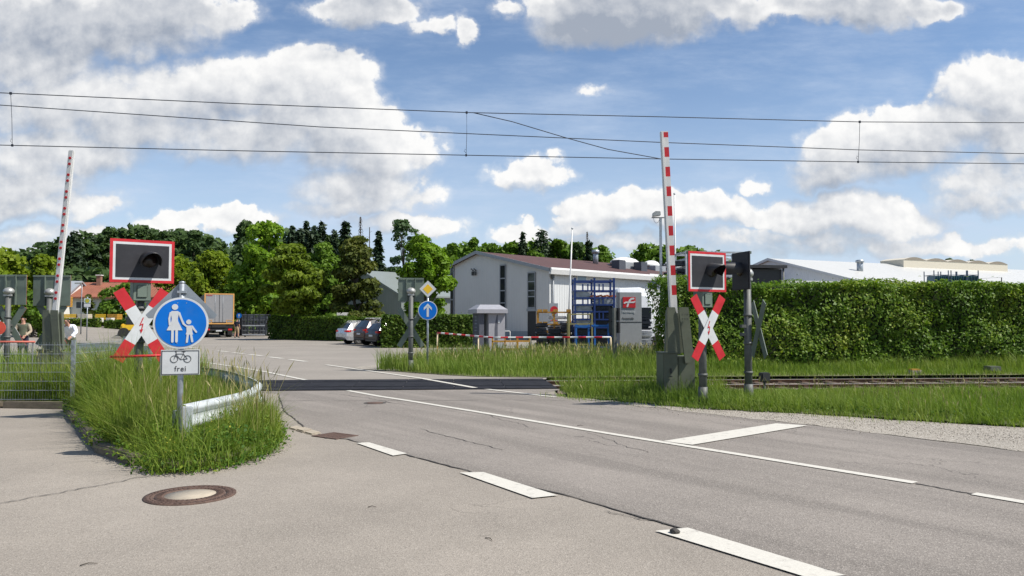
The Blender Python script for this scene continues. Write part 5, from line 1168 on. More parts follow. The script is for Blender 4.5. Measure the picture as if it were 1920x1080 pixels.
# second hall further left
tB = thing('grey_hall', 'grey gabled hall with pale roof half hidden behind a maple', 'building', (at(752, 600, 84).x, 84, 0), HR)
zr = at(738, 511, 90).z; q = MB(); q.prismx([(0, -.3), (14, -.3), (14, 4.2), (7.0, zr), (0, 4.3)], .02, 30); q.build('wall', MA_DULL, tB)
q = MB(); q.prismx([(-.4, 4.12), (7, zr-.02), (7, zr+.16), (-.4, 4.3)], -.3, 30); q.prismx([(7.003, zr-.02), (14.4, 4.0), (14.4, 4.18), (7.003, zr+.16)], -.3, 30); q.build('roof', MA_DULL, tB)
t = thing('storage_shed', 'white roofed shed left of the half hidden grey hall', 'building', (at(672, 600, 92).x, 92, 0), .1)
q = MB(); q.box((1.8, 4, 2.2), (5.2, 8, 4.6)); q.build('wall', MA['hall_grey'], t); q = MB(); q.prismx([(-.3, 4.45), (8.3, 6.3), (8.3, 6.45), (-.3, 4.6)], -1.1, 4.8); q.build('roof', MA['trim_white'], t)
# white board and grey wall on the lawn
t = thing('site_container', 'low white box-shaped container on the lawn behind the hedge', 'container', (at(652, 600, 74).x, 74, 0), .05)
q = MB(); q.box((0, 1.2, 1.22), (2.15, 2.2, 2.2)); q.build('body', MA['plaster'], t, bevel=.03); q = MB(); q.box((0, .05, 1.0), (2.2, .05, .5)); q.build('lower_band', MA['beige_cloth'], t)

# ------------------------------------------------------------------ white halls at the right
WR = math.atan2(.43, .90); WH = Vector((30.3, 90, 0))
t = thing('white_hall', 'long white hall with a low pitched roof behind the tall hedge', 'building', WH, WR)
rz_ = EYE + (600-485)/F*90; ez = rz_ - 3.05
q = MB(); q.prismx([(-12, -.3), (8, -.3), (8, ez+1), (0, rz_-.12), (-12, ez-.12)], .05, 95); q.build('wall', MA['hall_pale'], t)
q = MB(); q.prismx([(-12.6, ez-.27), (0, rz_-.11), (0, rz_+.05), (-12.6, ez-.10)], -.25, 95); q.prismx([(.002, rz_-.11), (8.4, ez+.85), (8.4, ez+1.0), (.002, rz_+.05)], -.25, 95); q.build('roof', MA['roof_white'], t)
q = MB(); q.prismx([(-12.65, ez-.35), (0, rz_-.20), (0, rz_+.09), (-12.65, ez-.06)], -.34, -.26); q.prismx([(0, rz_-.20), (8.45, ez+.76), (8.45, ez+1.04), (0, rz_+.09)], -.34, -.26); q.build('verge_trim', MA['trim_white'], t)
q = MB(); q.tube((7.2, -6.5, rz_-2.2), (7.2, -6.5, rz_-.35), .34, n=14); q.tube((7.2, -6.5, rz_-.65), (7.2, -6.5, rz_-.4), .46, n=14); q.build('vent_pipe', MA['zinc'], t)
q = MB(); q.box((30.5, -.6, rz_-.35), (21, 3.4, 1.6)); m_ = q.build('light_monitor', MA['cream'], t)
for i in range(5):
    q = MB(); c_ = 22.1+i*4.2; A_ = [(c_-2.1+4.2*j/12, rz_+.44+.36*math.sin(PI*j/12)) for j in range(13)]
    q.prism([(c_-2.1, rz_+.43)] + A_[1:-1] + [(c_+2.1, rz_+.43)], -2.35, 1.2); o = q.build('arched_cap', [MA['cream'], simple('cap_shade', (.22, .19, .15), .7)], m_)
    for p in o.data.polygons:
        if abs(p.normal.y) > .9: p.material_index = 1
t = thing('flat_shed', 'low shed with a white roof edge just above the tall hedge', 'building', (at(1466, 600, 58).x, 58, 0), .30)
q = MB(); q.box((9, 5, 2.0), (18, 10, 4.6)); q.build('wall', MA['hall_grey'], t)
q = MB(); q.prismx([(-.4, 4.32), (10, 4.62), (10, 4.77), (-.4, 4.47)], -.4, 18.4); q.build('roof', MA['roof_white'], t); q = MB(); q.box((9, -.47, 4.36), (18.9, .12, .42)); q.build('gutter', MA['trim_white'], t)
t = thing('canopy', 'flat black carport roof beside the crossing light', 'canopy', (at(1432, 600, 47).x, 47, 0), .15)
q = MB(); q.prismx([(-1, 4.72), (3, 4.78), (3, 4.95), (-1, 4.9)], -1.6, 1.05); q.box((-.2, .4, 4.2), (2.1, 2.2, .95)); q.build('roof', MA['black'], t)
q = MB()
for x in (-1.4, .9): 
    for y in (-.8, 2.8): q.tube((x, y, -.1), (x, y, 4.72), .06, n=8)
q.build('post', MA['post_grey'], t)
# house with red tiles far left
t = thing('house', 'white house with a red tiled roof at the left', 'house', (at(128, 600, 100).x, 100, .9), .08)
q = MB(); q.prismx([(0, -1.2), (9, -1.2), (9, 3.75), (4.5, 5.6), (0, 3.75)], 0, 12.5); q.build('wall', MA['plaster'], t)
rf = MB(); rf.prismx([(-.7, 3.50), (4.5, 5.62), (4.5, 5.82), (-.7, 3.70)], -.5, 13); rf.prismx([(4.503, 5.62), (9.7, 3.5), (9.7, 3.7), (4.503, 5.82)], -.5, 13); rf = rf.build('roof', MA['tile'], t)
q = MB(); q.box((2.2, 3.6, 6.0), (.55, .55, 1.4)); q.build('chimney', simple('chimney_brick', (.25, .13, .09), .9), rf); q = MB(); q.box((2.2, 3.6, 6.75), (.75, .75, .12)); q.build('chimney_cap', MA['plaster'], rf)
for x, z, w_ in ((1.5, 2.65, 1.1), (2.9, 2.65, .8), (1.5, .75, 1.0), (1.5, -.9, .8), (5.4, 2.65, .9), (5.4, .75, .9), (8.5, 2.65, .9)):
    q = MB(); q.box((x, -.01, z), (w_, .06, .85)); w__ = q.build('window', MA['glass'], t); q = MB(); q.frame(x-w_/2-.06, x+w_/2+.06, z-.48, z+.48, .08, -.07, -.03); q.build('frame', MA['trim_white'], w__)
t = thing('house', 'grey-white house wall seen between the two signal backs at the left', 'house', (at(40, 600, 98).x, 98, 1.0), .05)
q = MB(); q.prismx([(0, -1), (8, -1), (8, 3.4), (4, 5.6), (0, 3.4)], 0, 5.2); q.build('wall', MA['plaster'], t); q = MB(); q.prismx([(-.5, 3.2), (4, 5.6), (4, 5.8), (-.5, 3.4)], -.4, 5.5); q.prismx([(4.003, 5.6), (8.5, 3.2), (8.5, 3.4), (4.003, 5.8)], -.4, 5.5); q.build('roof', MA['trim_grey'], t)

# ------------------------------------------------------------------ builder's yard at the far left
def small_box(name, label, cat, px, py, w, h, Y, mat_, d=1.0, group=None):
    p = at(px, py, Y); q = MB(); n = max(2, int(h/.16))
    for i in range(n): q.box((0, 0, -h/2 + h*(i+.5)/n), (w*(1 if i % 2 else .97), d, h/n*.9))
    o = q.build(name, mat_, loc=(p.x, Y, p.z), bevel=.01); return tag(o, label, cat, group)
small_box('timber_stack', 'ochre stack of formwork boards left of the red-roofed house', 'stack', 124, 566, .75, 1.0, 76, MA['yellow_steel'])
for i, (px, w_, mat_, lab) in enumerate(((132, 2.3, MA['yellow'], 'yellow beam stack above the distant hedge at its left end'), (195, 1.4, MA['yellow'], 'yellow beam stack above the distant hedge, right of the bus stop'), (214, 1.3, MA['yellow_steel'], 'ochre beam stack above the distant hedge at its right end'), (158, 1.2, MA['cream'], 'cream board stack below the bus stop sign'))):
    small_box('beam_stack', lab, 'stack', px, 594, w_, .62, 88, mat_, 1.2); 
for i, (px, lab) in enumerate(((138, 'white crate under the yellow beams, left one'), (148, 'white crate under the yellow beams, right one'), (186, 'white crate near the gap in the distant hedge'), (207, 'white crate at the right end of the distant hedge'))):
    small_box('crate', lab, 'crate', px, 600, .6, .5, 86, MA['plaster'], .8)
t = thing('wheel_loader', 'small yellow loader behind the front crossing cross', 'loader', (at(243, 600, 66).x, 66, .1), .3)
q = MB(); q.box((.1, 0, .85), (1.3, .9, .55)); q.prism([(-.75, .6), (-.45, .6), (-.3, 1.15), (-.55, 1.2)], -.35, .35); q.build('body', MA['yellow'], t, bevel=.06)
q = MB(); q.prism([(-.25, 1.1), (.45, 1.1), (.38, 2.0), (-.12, 2.0)], -.42, .42); q.build('cab', MA['glass'], t, bevel=.03); q = MB(); q.box((.12, 0, 2.04), (.75, .95, .08)); q.build('roof', MA['yellow'], t)
for x in (-.35, .6):
    for y in (-.5, .5): q = MB(); q.tube((x, y-.12, .42), (x, y+.12, .42), .42, n=18); q.build('wheel', MA['tyre'], t)
q = MB(); q.prism([(-1.2, .1), (-.7, .1), (-.75, .6), (-.85, .25)], -.6, .6); q.build('bucket', MA['post_grey'], t)
t = thing('bus_stop_sign', 'square bus stop sign on a thin post at the left', 'sign', (at(163, 600, 58).x, 58, .3), .1)
zt = at(163, 564, 58).z - .3; q = MB(); q.tube((0, .03, -.3), (0, .03, zt+.3), .035, n=10); q.build('post', MA['zinc'], t)
q = MB(); q.box((0, 0, zt), (.46, .02, .38)); q.box((0, 0, zt-.34), (.46, .02, .24)); q.build('panel', MA['white'], t)
q = MB(); q.disc((0, zt), .155, -.016, -.011, 28); q.build('yellow_disc', MA['yellow'], t); q = MB(); q.ring((0, zt), .125, .165, -.021, -.0165, 28); q.build('green_ring', simple('stop_green', (.05, .30, .08), .5), t)
text_mesh('lettering', 'H', .2, simple('stop_green_h', (.04, .26, .07), .5), t, (0, -.022, zt))
t = thing('street_lamp', 'thin street lamp in front of the red-roofed house', 'street lamp', (at(152, 600, 70).x, 70, .5), 0)
zt = at(152, 531, 70).z-.5; q = MB(); q.path([(0, 0, -.5), (0, 0, zt*.97), (-.25, 0, zt)], [.06, .04, .03], 8); q.build('pole', MA['zinc'], t); q = MB(); q.box((-.35, 0, zt), (.6, .2, .12)); q.build('lamp_head', MA['lamp_silver'], t, bevel=.03)
t = thing('round_sign', 'red round sign cut by the left edge of the photo', 'sign', (at(-3, 600, 19.2).x, 19.2, 0), .2)
q = MB(); q.tube((0, .04, -.1), (0, .04, 1.6), .03, n=10); q.build('post', MA['zinc'], t); q = MB(); q.disc((0, at(0, 615, 19.2).z), .17, -.01, .01, 32); q.build('disc', simple('faded_red', (.55, .07, .04), .5), t)
t = thing('red_rail', 'faded red bar low behind the wire fence at the left', 'bar', (at(30, 641, 18.9).x, 18.9, at(30, 641, 18.9).z), .05)
q = MB(); q.tube((-.9, 0, 0), (.45, 0, 0), .025, n=8); q.build('bar', simple('faded_red_bar', (.5, .12, .08), .6), t); q = MB()
for x in (-.8, .4): q.tube((x, 0, -1.1), (x, 0, 0), .02, n=8)
q.build('leg', MA['post_grey'], t)

# ------------------------------------------------------------------ yard furniture behind the meadow
t = thing('barrier_railing', 'low red and white tube railing along the meadow', 'railing', (0, 0, 0))
a = at(820, 624, 33.5); b_ = at(925, 633, 30.2); c = at(1145, 632.5, 28.8); d = Vector((c.x+.04, c.y, -.1)); a0 = Vector((a.x, a.y, -.1)); q = MB(); 
def banded(p0, p1, r, n0, step, q, start=0):
    L = (p1-p0).length; n = max(1, round(L/step))
    for i in range(n): q.mat((i+start) % 2); q.tube(p0.lerp(p1, i/n), p0.lerp(p1, (i+1)/n), r, n=10)
banded(a, b_, .035, 0, .32, q, 1); banded(b_, c, .035, 0, .32, q, 0); q.build('rail', [MA['arm_white'], MA['red']], t)
for p, s in ((a, 0), (a.lerp(b_, .75), 0), (b_.lerp(c, .33), 0), (b_.lerp(c, .62), 0), (c, 0)):
    q = MB(); banded(Vector((p.x, p.y, p.z)), Vector((p.x, p.y, -.1)), .032, 0, .55, q, 0); q.build('post', [simple('weathered_white', (.55, .45, .30), .7, dirt=.4, dirtcol=(.2, .09, .04)), MA['red']], t)
t = thing('turnstile_booth', 'grey turnstile booth with a hipped metal roof', 'turnstile', (at(917, 600, 41).x, 41, 0), .35); t.scale = (.93, .93, .97)
q = MB(); q.box((.30, .15, 1.0), (1.0, 1.3, 2.05)); q.build('housing', MA['booth_grey'], t, bevel=.02)
q = MB(); q.box((-.62, .35, 1.0), (.07, 1.0, 2.05)); q.box((-.88, .15, 1.0), (.07, .07, 2.05)); q.box((-.60, -.42, 1.0), (.28, .12, 2.05)); q.build('side_frame', MA['booth_dark'], t)
q = MB(); q.tube((-.48, .1, 0), (-.48, .1, 2.0), .05, n=10)
for i in range(9):
    for k_ in range(3): an = 2*PI*k_/3+.4; q.tube((-.48, .1, .3+i*.19), (-.48+.36*math.cos(an), .1+.36*math.sin(an), .3+i*.19), .018, n=6)
q.build('rotor', MA['zinc'], t)
q = MB(); q.box((-.05, .1, 2.12), (1.86, 1.7, .22)); q.box((-.05, .1, 2.36), (1.86, 1.7, .26), tx=.62, ty=.45); q.build('roof', MA['booth_grey'], t, bevel=.01)
q = MB(); q.prism([(.16, .1), (.35, .1), (.35, 1.95), (.30, 1.93), (.22, 1.6), (.17, 1.2)], -.507, -.498); q.build('arched_opening', MA['booth_dark'], t)
q = MB(); q.box((.42, -.51, 1.55), (.10, .03, .14)); q.build('card_reader', MA['trim_white'], t)
t = thing('hoop_railing', 'short white hoop railing beside the turnstile booth', 'railing', (at(947, 600, 41.5).x, 41.5, 0), .1)
q = MB(); q.path([(-.15, 0, .0), (-.15, 0, .98), (-.12, 0, 1.0), (.24, 0, 1.0), (.27, 0, .98), (.27, 0, 0)], .022, 8); q.build('hoop', MA['arm_white'], t)

def rack(label, px0, px1, top, Y, levels, mat_, depth=1.2, rz=0.0, posts=3, name='storage_rack', r=.045, foot=-.05, brace=False):
    a = at(px0, top, Y); c = at(px1, top, Y); W_ = c.x-a.x; H = a.z
    t = thing(name, label, 'rack', (a.x, Y, 0), rz)
    for i in range(posts):
        x = W_*i/(posts-1)
        for y in (0, depth): q = MB(); q.box((x, y, H/2+foot/2), (r*2, r*2, H-foot)); q.build('upright', mat_, t)
    for z in levels:
        q = MB()
        for y in (0, depth): q.box((W_/2, y, z), (W_-2*r, r*1.3, r*1.5))
        for i in range(posts): q.box((W_*i/(posts-1), depth/2, z), (r*1.3, depth-2*r, r*1.5))
        q.build('shelf_frame', mat_, t)
    return t, W_, H
def bundle(label, x, Y, z, L, h, d, mat_, n, seed, name='profile_bundle', rz=0, group=None):
    r = random.Random(seed); q = MB()
    for i in range(n):
        zz = r.uniform(-h/2, h/2); yy_ = r.uniform(-d/2, d/2); l = L*r.uniform(.7, 1); w = r.uniform(.03, .085)
        q.box((r.uniform(-.1, .1)*L, yy_, zz), (l, w, w*r.uniform(.8, 1.6)), r.uniform(-.02, .02), 0, r.uniform(-.012, .012))
    o = q.build(name, mat_, loc=(x, Y, z), rz=rz); return tag(o, label, 'profile bundle', group)
# blue rack
tb, Wb, Hb = rack('tall blue steel rack stacked with metal frames', 1078, 1151, 521, 35.5, (.35, .85, 1.25, 1.62, 1.98, 2.3, 2.62, 2.95, 3.4), MA['blue_steel'], 1.3, .0, 3)
q = MB()
for z in (1.8, 2.45, 3.1):
    for x in (.2, .33, .62, .72): q.box((Wb*x, 0, z), (.06, .05, .34))
q.build('divider', MA['blue_steel'], tb)
xb = at(1078, 600, 35.5).x; ORD = ['bottom', 'second', 'third', 'fourth', 'fifth', 'sixth', 'seventh', 'eighth', 'top']
for i, (z, mt, x0, L) in enumerate(((.60, 'dark_steel', .5, .95), (.50, 'dark_steel', .75, .5), (1.05, 'dark_steel', .5, .95), (1.43, 'dark_steel', .72, .5), (1.45, 'pale_steel', .25, .45), (1.78, 'dark_steel', .74, .5), (2.12, 'pale_steel', .25, .4), (2.13, 'dark_steel', .74, .46), (2.45, 'pale_steel', .75, .45), (2.76, 'pale_steel', .2, .42))):
    bundle('bundle of %s metal frames on the blue rack, %s' % ('dark' if mt == 'dark_steel' else 'pale', ['lowest, across its width', 'lowest, at its right half', 'second lowest, full width', 'right, above the stands', 'left, above the stands', 'at its right, at mid height', 'at its left, at mid height', 'at its right, just above mid height', 'at its right, below the orange clips', 'at its left, below the top shelf'][i]), xb+Wb*x0, 36.1, z, Wb*L, .36, .9, MA[mt], 150, 100+i, group='metal frames on the blue rack')
q = MB()
for i in range(14): q.box((.3+i*.10, 0, (i % 3)*.02), (.08, .7, .07))
tag(q.build('clip_row', simple('orange_clips', (.62, .16, .04), .5), loc=(xb+.45, 36.0, 2.70)), 'row of orange clips on an upper shelf of the blue rack', 'clips')
q = MB()
for i in range(7): q.box((.1+i*.11, 0, (i % 2)*.03), (.07, .6, .08))
tag(q.build('clip_row', simple('orange_clips_low', (.55, .14, .05), .5), loc=(xb+1.0, 36.0, 1.70)), 'row of orange clips at the middle of the blue rack', 'clips')
for i in range(6):
    bundle('dark stacked frames low behind the ochre and blue racks, %s' % ('leftmost', 'second from left', 'third from left', 'third from right', 'second from right', 'rightmost')[i], at(1016+i*24, 600, 37.2).x, 37.4 if i < 3 else 36.2, .62 if i % 2 else .8, .62, 1.25, .5, MA['dark_steel'], 70, 200+i, 'frame_stack', group='dark frame stacks behind the racks')
# yellow racks
ty, Wy, Hy = rack('ochre steel rack in front of the white hall wall', 1009, 1069, 583, 37.5, (.55, 1.0, 1.38, 1.98), MA['yellow_steel'], 1.1, 0, 3, r=.04)
q = MB()
for x in (.05, .22, .55, .95):
    for z in (1.06, 1.46, 2.06): q.box((Wy*x, -.05, z), (.22, .10, .12))
q.build('fork', MA['yellow_steel'], ty)
tg, Wg, Hg = rack('yellow-green low rack overlapping the blue rack', 1067, 1110, 587.5, 34.8, (.5, 1.42, 1.86), simple('yellow_green_steel', (.30, .27, .10), .6, dirt=.3), .9, 0, 2, r=.032)
bundle('grey tubes stacked upright look behind the ochre rack', at(1048, 600, 38.4).x, 38.4, 1.0, 1.2, 1.5, .3, MA['pale_steel'], 30, 140)
for i, (px, top) in enumerate(((1092, 608), (1128, 607))):
    a = at(px, top, 33.2); t = thing('steel_stand', ['small bright blue stand before the blue rack, left one', 'small bright blue stand before the blue rack, right one'][i], 'stand', (a.x, 33.2, 0), .05); H = a.z; w_ = .30 if i == 0 else .42
    for x in (-w_, w_):
        q = MB(); q.box((x*(.7 if i else .9), 0, H/2), (.07, .07, H)); q.build('leg', MA['light_blue_steel'], t)
    q = MB(); q.box((0, 0, H-.08), (2*w_*1.05, .09, .07)); q.box((0, .3, H-.12), (2*w_*.9, .06, .06)); q.build('crossbar', MA['light_blue_steel'], t)
for i in range(3):
    px = 935+i*24; a = at(px, 641, 35.0+i*.2); t = thing('steel_pallet', 'low ochre steel pallet in the grass, %s' % ('nearest the turnstile booth', 'middle of the three', 'nearest the ochre rack')[i], 'pallet', (a.x, a.y, 0), .03*i); q = MB()
    for z in (.25, .62):
        for y in (0, .7): q.box((0, y, z), (.62, .05, .06))
        for x in (-.28, .28): q.box((x, .35, z), (.05, .65, .06))
    q.build('frame', MA['yellow_steel'], t)
    for x in (-.29, .29):
        for y in (0, .7): q = MB(); q.box((x, y, .4), (.05, .05, .85)); q.build('corner_post', MA['yellow_steel'], t)
t = thing('warning_board', 'grey board with a red disc behind the ochre rack', 'sign', (at(1038, 600, 43).x, 43, 0), .1); zc_ = at(1038, 582, 43).z
q = MB(); q.box((0, 0, zc_-.25), (.5, .03, 1.3)); q.build('board', MA['trim_grey'], t); q = MB(); q.disc((.03, zc_+.02), .22, -.025, -.016, 28); q.build('red_disc', MA['red'], t); q = MB(); q.disc((-.1, zc_-.62), .09, -.025, -.016, 18); q.disc((.12, zc_-.62), .09, -.025, -.016, 18); q.build('red_dot', MA['red'], t)
q = MB(); q.tube((0, .05, 0), (0, .05, zc_+.3), .04, n=8); q.build('post', MA['zinc'], t)
# cantilever rack behind the hedge
tc_, Wc, Hc = rack('pale cantilever rack of dark profiles behind the tall hedge', 1287, 1405, 470, 44, (2.1, 2.65, 3.15, 3.65, 4.15, 4.65, 5.1, 5.5), MA['pale_steel'], 2.0, .12, 3, r=.07)
xc = at(1287, 600, 44).x
for i, z in enumerate((2.9, 3.4, 3.9, 4.4, 4.88)):
    bundle('dark profile bundle poking out of the cantilever rack, %s' % ('lowest one', 'second from below', 'middle one', 'second from the top', 'topmost one')[i], xc+1.2, 44.9+.15, z, 4.3, .26, 1.4, MA['dark_steel'], 34, 160+i, rz=.12, group='profile bundles in the cantilever rack')
# blue glass racks above the hedge at the right
for i, (px0, px1, lab) in enumerate(((1751, 1778, 'blue glass frame rack above the tall hedge, left one'), (1783, 1812, 'blue glass frame rack above the tall hedge, middle one'), (1814, 1834, 'blue glass frame rack above the tall hedge, right one'))):
    t, w_, h_ = rack(lab, px0, px1, 507, 46, (3.75, 4.3), MA['slate_steel'], 1.1, 0, 2, 'glass_rack', .022)
    q = MB(); n = 7
    for k_ in range(n): q.box((w_*(k_+.6)/n, .5, 3.95), (.035, .9, .62), 0, 0, .12)
    q.build('glass_pane', simple('teal_glass', (.03, .10, .13), .1), t)
t = thing('scaffold_frame', 'thin dark tube frame above the hedge at the far right', 'frame', (at(1842, 600, 46).x, 46, 0), 0)
w_ = at(1880, 600, 46).x - at(1842, 600, 46).x; zt = at(1880, 522, 46).z; q = MB(); q.path([(0, 0, 0), (0, 0, zt-.0), (w_, 0, zt+.06), (w_, 0, 0)], .03, 6); q.tube((0, 0, zt-.55), (w_, 0, zt-.5), .022, n=6); q.build('tube', MA['post_grey'], t)

# ------------------------------------------------------------------ monolith sign, notice post, masts
t = thing('company_sign', 'grey upright slab sign with a red square emblem', 'sign', (at(1181, 600, 33).x, 33, 0), .12)
Hm = at(1181, 548, 33).z; q = MB(); q.box((0, .15, Hm/2-.1), (1.06, .28, Hm+.2)); q.build('slab', MA['monolith'], t, bevel=.015)
q = MB(); q.box((-.485, .006, Hm/2), (.09, .006, Hm-.02)); q.build('edge_strip', MA['booth_dark'], t)
ez_ = at(1181, 567, 33).z; ex = -.03
q = MB(); q.box((ex, -.008, ez_), (.56, .03, .46)); q.build('emblem_square', MA['red'], t, bevel=.006)
q = MB(); q.stroke([(ex-.085, ez_-.17), (ex-.03, ez_-.02), (ex+.03, ez_+.10), (ex+.10, ez_+.155), (ex+.19, ez_+.165)], .075, -.030, -.0235); q.stroke([(ex-.21, ez_-.03), (ex-.14, ez_+.005), (ex+.19, ez_+.005), (ex+.235, ez_+.03)], .065, -.033, -.0245); q.build('emblem', MA['white'], t, fix=False)
text_mesh('lettering', 'Fuhrnieleg', .15, MA['white'], t, (ex-.02, -.001, at(1181, 584.5, 33).z), sx=.86, depth=.006, space=1.05)
text_mesh('lettering', 'Forststraße', .125, MA['black'], t, (ex-.05, -.001, at(1181, 597, 33).z), sx=.84, depth=.004, space=1.05)
q = MB(); q.box((0, .004, at(1181, 604, 33).z), (1.05, .006, .03)); q.build('joint_line', MA['black'], t)
t = thing('notice_post', 'dark post with narrow dark panels seen edge on, before the slab sign', 'sign', (at(1152, 600, 25.8).x, 25.8, 0), .45)
zt = at(1152, 577, 25.8).z; q = MB(); q.box((0, 0, zt/2-.1), (.10, .10, zt+.2)); q.build('post', MA['post_grey'], t)
q = MB(); q.box((.13, .2, zt-.22), (.06, .62, .42)); q.box((.13, .2, zt-.66), (.06, .62, .38)); q.build('panel', MA['dark_field'], t)
t = thing('floodlight_mast', 'grey mast with a boxy floodlight on top', 'lamp post', (at(1240, 600, 50).x, 50, 0), 0)
zt = at(1240, 409, 50).z; q = MB(); q.box((0, 0, zt/2), (.15, .15, zt)); q.build('pole', MA['zinc'], t); q = MB(); q.box((-.10, 0, zt+.03), (.95, .10, .06)); q.build('crossarm', MA['post_grey'], t)
q = MB(); q.prism([(-.52, zt+.10), (-.02, zt+.16), (-.04, zt+.42), (-.36, zt+.44), (-.50, zt+.34)], -.25, .25); q.build('floodlight', MA['lamp_silver'], t, bevel=.02); q = MB(); q.path([(-.45, 0, zt+.02), (-.42, 0, zt-.2), (-.3, 0, zt-.33), (-.16, 0, zt-.28), (-.08, 0, zt-.1)], .012, 5); q.build('cable', MA['black'], t)
for lab, a, c, r_ in (('white flagpole leaning slightly in front of the white hall wall', at(1064, 640, 46), at(1073, 429, 46), .055), ('white flagpole just right of the raised striped barrier', at(1268, 640, 46), at(1264.5, 364, 46), .055)):
    t = thing('flagpole', lab, 'flagpole', (a.x, a.y, 0)); q = MB(); d = c-a; k_ = -a.z/d.z; q.path([Vector((0, 0, 0)) + d*k_, c - Vector((a.x, a.y, 0))], [r_*1.15, r_*.7], 10); q.build('pole', MA['arm_white'], t); q = MB(); e_ = c - Vector((a.x, a.y, 0)); q.lathe([(.001, -.05), (.06, -.02), (.06, .05), (.001, .09)], 12, e_); q.build('cap', MA['zinc'], t)
# trackside things
t = thing('track_magnet', 'small grey box on two legs beside the rails at the right', 'track box', (at(1861, 700, 23).x, 23, 0), .08)
zt = at(1861, 687, 23).z; q = MB(); q.box((0, 0, zt-.06), (.36, .3, .14)); q.build('box', MA['olive'], t, bevel=.015); q = MB(); q.tube((-.12, 0, -.1), (-.10, 0, zt-.12), .03, n=8); q.tube((.12, 0, -.1), (.10, 0, zt-.12), .03, n=8); q.build('leg', MA['post_grey'], t)
t = thing('track_marker', 'small yellow capped block just behind the far rail', 'track box', (at(1716, 705, 22.6).x, 22.6, 0), .08); q = MB(); q.box((0, 0, .03), (.3, .2, .2)); q.build('block', MA['concrete'], t); q = MB(); q.box((-.02, 0, .145), (.24, .18, .04)); q.build('cap', MA['yellow_steel'], t)
t = thing('track_sensor', 'dark box on a post foot by the edge on crossing light', 'track box', (at(1402, 690, 18.4).x, 17.2, 0), .3); q = MB(); q.box((0, 0, .33), (.22, .16, .2)); q.build('box', MA['black'], t, bevel=.02); q = MB(); q.tube((0, 0, -.1), (0, 0, .24), .03, n=8); q.build('foot', MA['post_grey'], t)

# ------------------------------------------------------------------ vehicles
def car(label, loc, rz, paint, zs=1.0, L=4.6, plate=True):
    t = thing('parked_car', label, 'car', loc, rz, 'cars parked by the low hedge'); k_ = L/4.7
    st = [(0, .42, .62, .72, .80, .70), (.06, .32, .84, .90, .86, .78), (.14, .28, .98, 1.03, .89, .80), (.48, .27, 1.00, 1.38, .90, .66), (.9, .27, .99, 1.45, .90, .64), (2.4, .27, .96, 1.45, .90, .64), (3.25, .27, .94, 1.0, .90, .70), (4.2, .28, .80, .86, .86, .66), (4.62, .34, .62, .70, .76, .58)]
    vs = []; 
    for x, zb, zbelt, zt, w, wt in st:
        zb *= zs; zbelt *= zs; zt *= zs; x *= k_
        vs += [(x, -w*.95, zb), (x, -w, zb+.25), (x, -w*.985, zbelt), (x, -wt, zt), (x, 0, zt+.035), (x, wt, zt), (x, w*.985, zbelt), (x, w, zb+.25), (x, w*.95, zb)]
    n = 9; fs = []; gl = []
    for i in range(len(st)-1):
        for j in range(n-1):
            f = (i*n+j, (i+1)*n+j, (i+1)*n+j+1, i*n+j+1)
            glass = (j in (2, 5) and 3 <= i <= 5) or (j in (3, 4) and i in (2, 5))
            (gl if glass else fs).append(f)
    q = MB(); q.add(vs, fs + [tuple(range(n))[::-1], tuple(range((len(st)-1)*n, len(st)*n))], False); q.build('body', paint, t)
    q = MB(); q.add(vs, gl); q.build('window', MA['glass'], t)
    q = MB()
    for x in (.95, 1.9, 2.65):
        for s in (-1, 1): q.path([(x*k_, s*.905, .98*zs), (x*k_+.02, s*.665, 1.435*zs)], .03, 5)
    q.build('pillar', paint, t)
    for x in (.92*k_, 3.75*k_):
        for s in (-1, 1):
            q = MB(); q.tube((x, s*.70, .33*zs), (x, s*.915, .33*zs), .335*zs, n=24); w_ = q.build('wheel', MA['tyre'], t)
            q = MB(); q.ring((0, 0), .13*zs, .225*zs, -.012, 0, 20); 
            for a in range(5): q.stroke([(.03*math.cos(a*1.2566), .03*math.sin(a*1.2566)), (.2*zs*math.cos(a*1.2566), .2*zs*math.sin(a*1.2566))], .06, -.012, 0)
            o = q.build('rim', MA['rim'], w_, loc=(x, s*.917, .33*zs), fix=False); o.rotation_euler.z = 0 if s < 0 else PI
    for s in (-1, 1):
        q = MB(); q.box((.08, s*.70, .86*zs), (.12, .34, .13*zs)); q.box((.22, s*.875, .87*zs), (.3, .06, .12*zs)); q.build('tail_lamp', MA['tail_red'], t, bevel=.02)
    if plate: q = MB(); q.box((.0, 0, .66*zs), (.05, .5, .11)); q.build('number_plate', MA['white'], t)
    q = MB(); q.box((.05, 0, .40*zs), (.10, 1.5, .16)); q.build('bumper', MA['black'], t)
    q = MB()
    for s in (-1, 1): q.path([(.7*k_, s*.6, 1.46*zs), (.8*k_, s*.6, 1.53*zs), (2.3*k_, s*.6, 1.53*zs), (2.4*k_, s*.6, 1.46*zs)], .02, 5)
    q.build('roof_rail', MA['rim'], t); return t
car('silver estate car, leftmost of the parked cars', (at(641, 640, 51).x, 50.6, 0), .62, MA['silver'], 1.0)
car('dark brown high parked car beside the silver one', (at(668, 640, 47.5).x, 48.2, 0), .62, MA['brown_car'], 1.12)
car('black parked car half hidden by the clipped hedge', (at(694, 640, 46).x, 46.2, 0), .62, MA['black_car'], 1.0, 4.3)
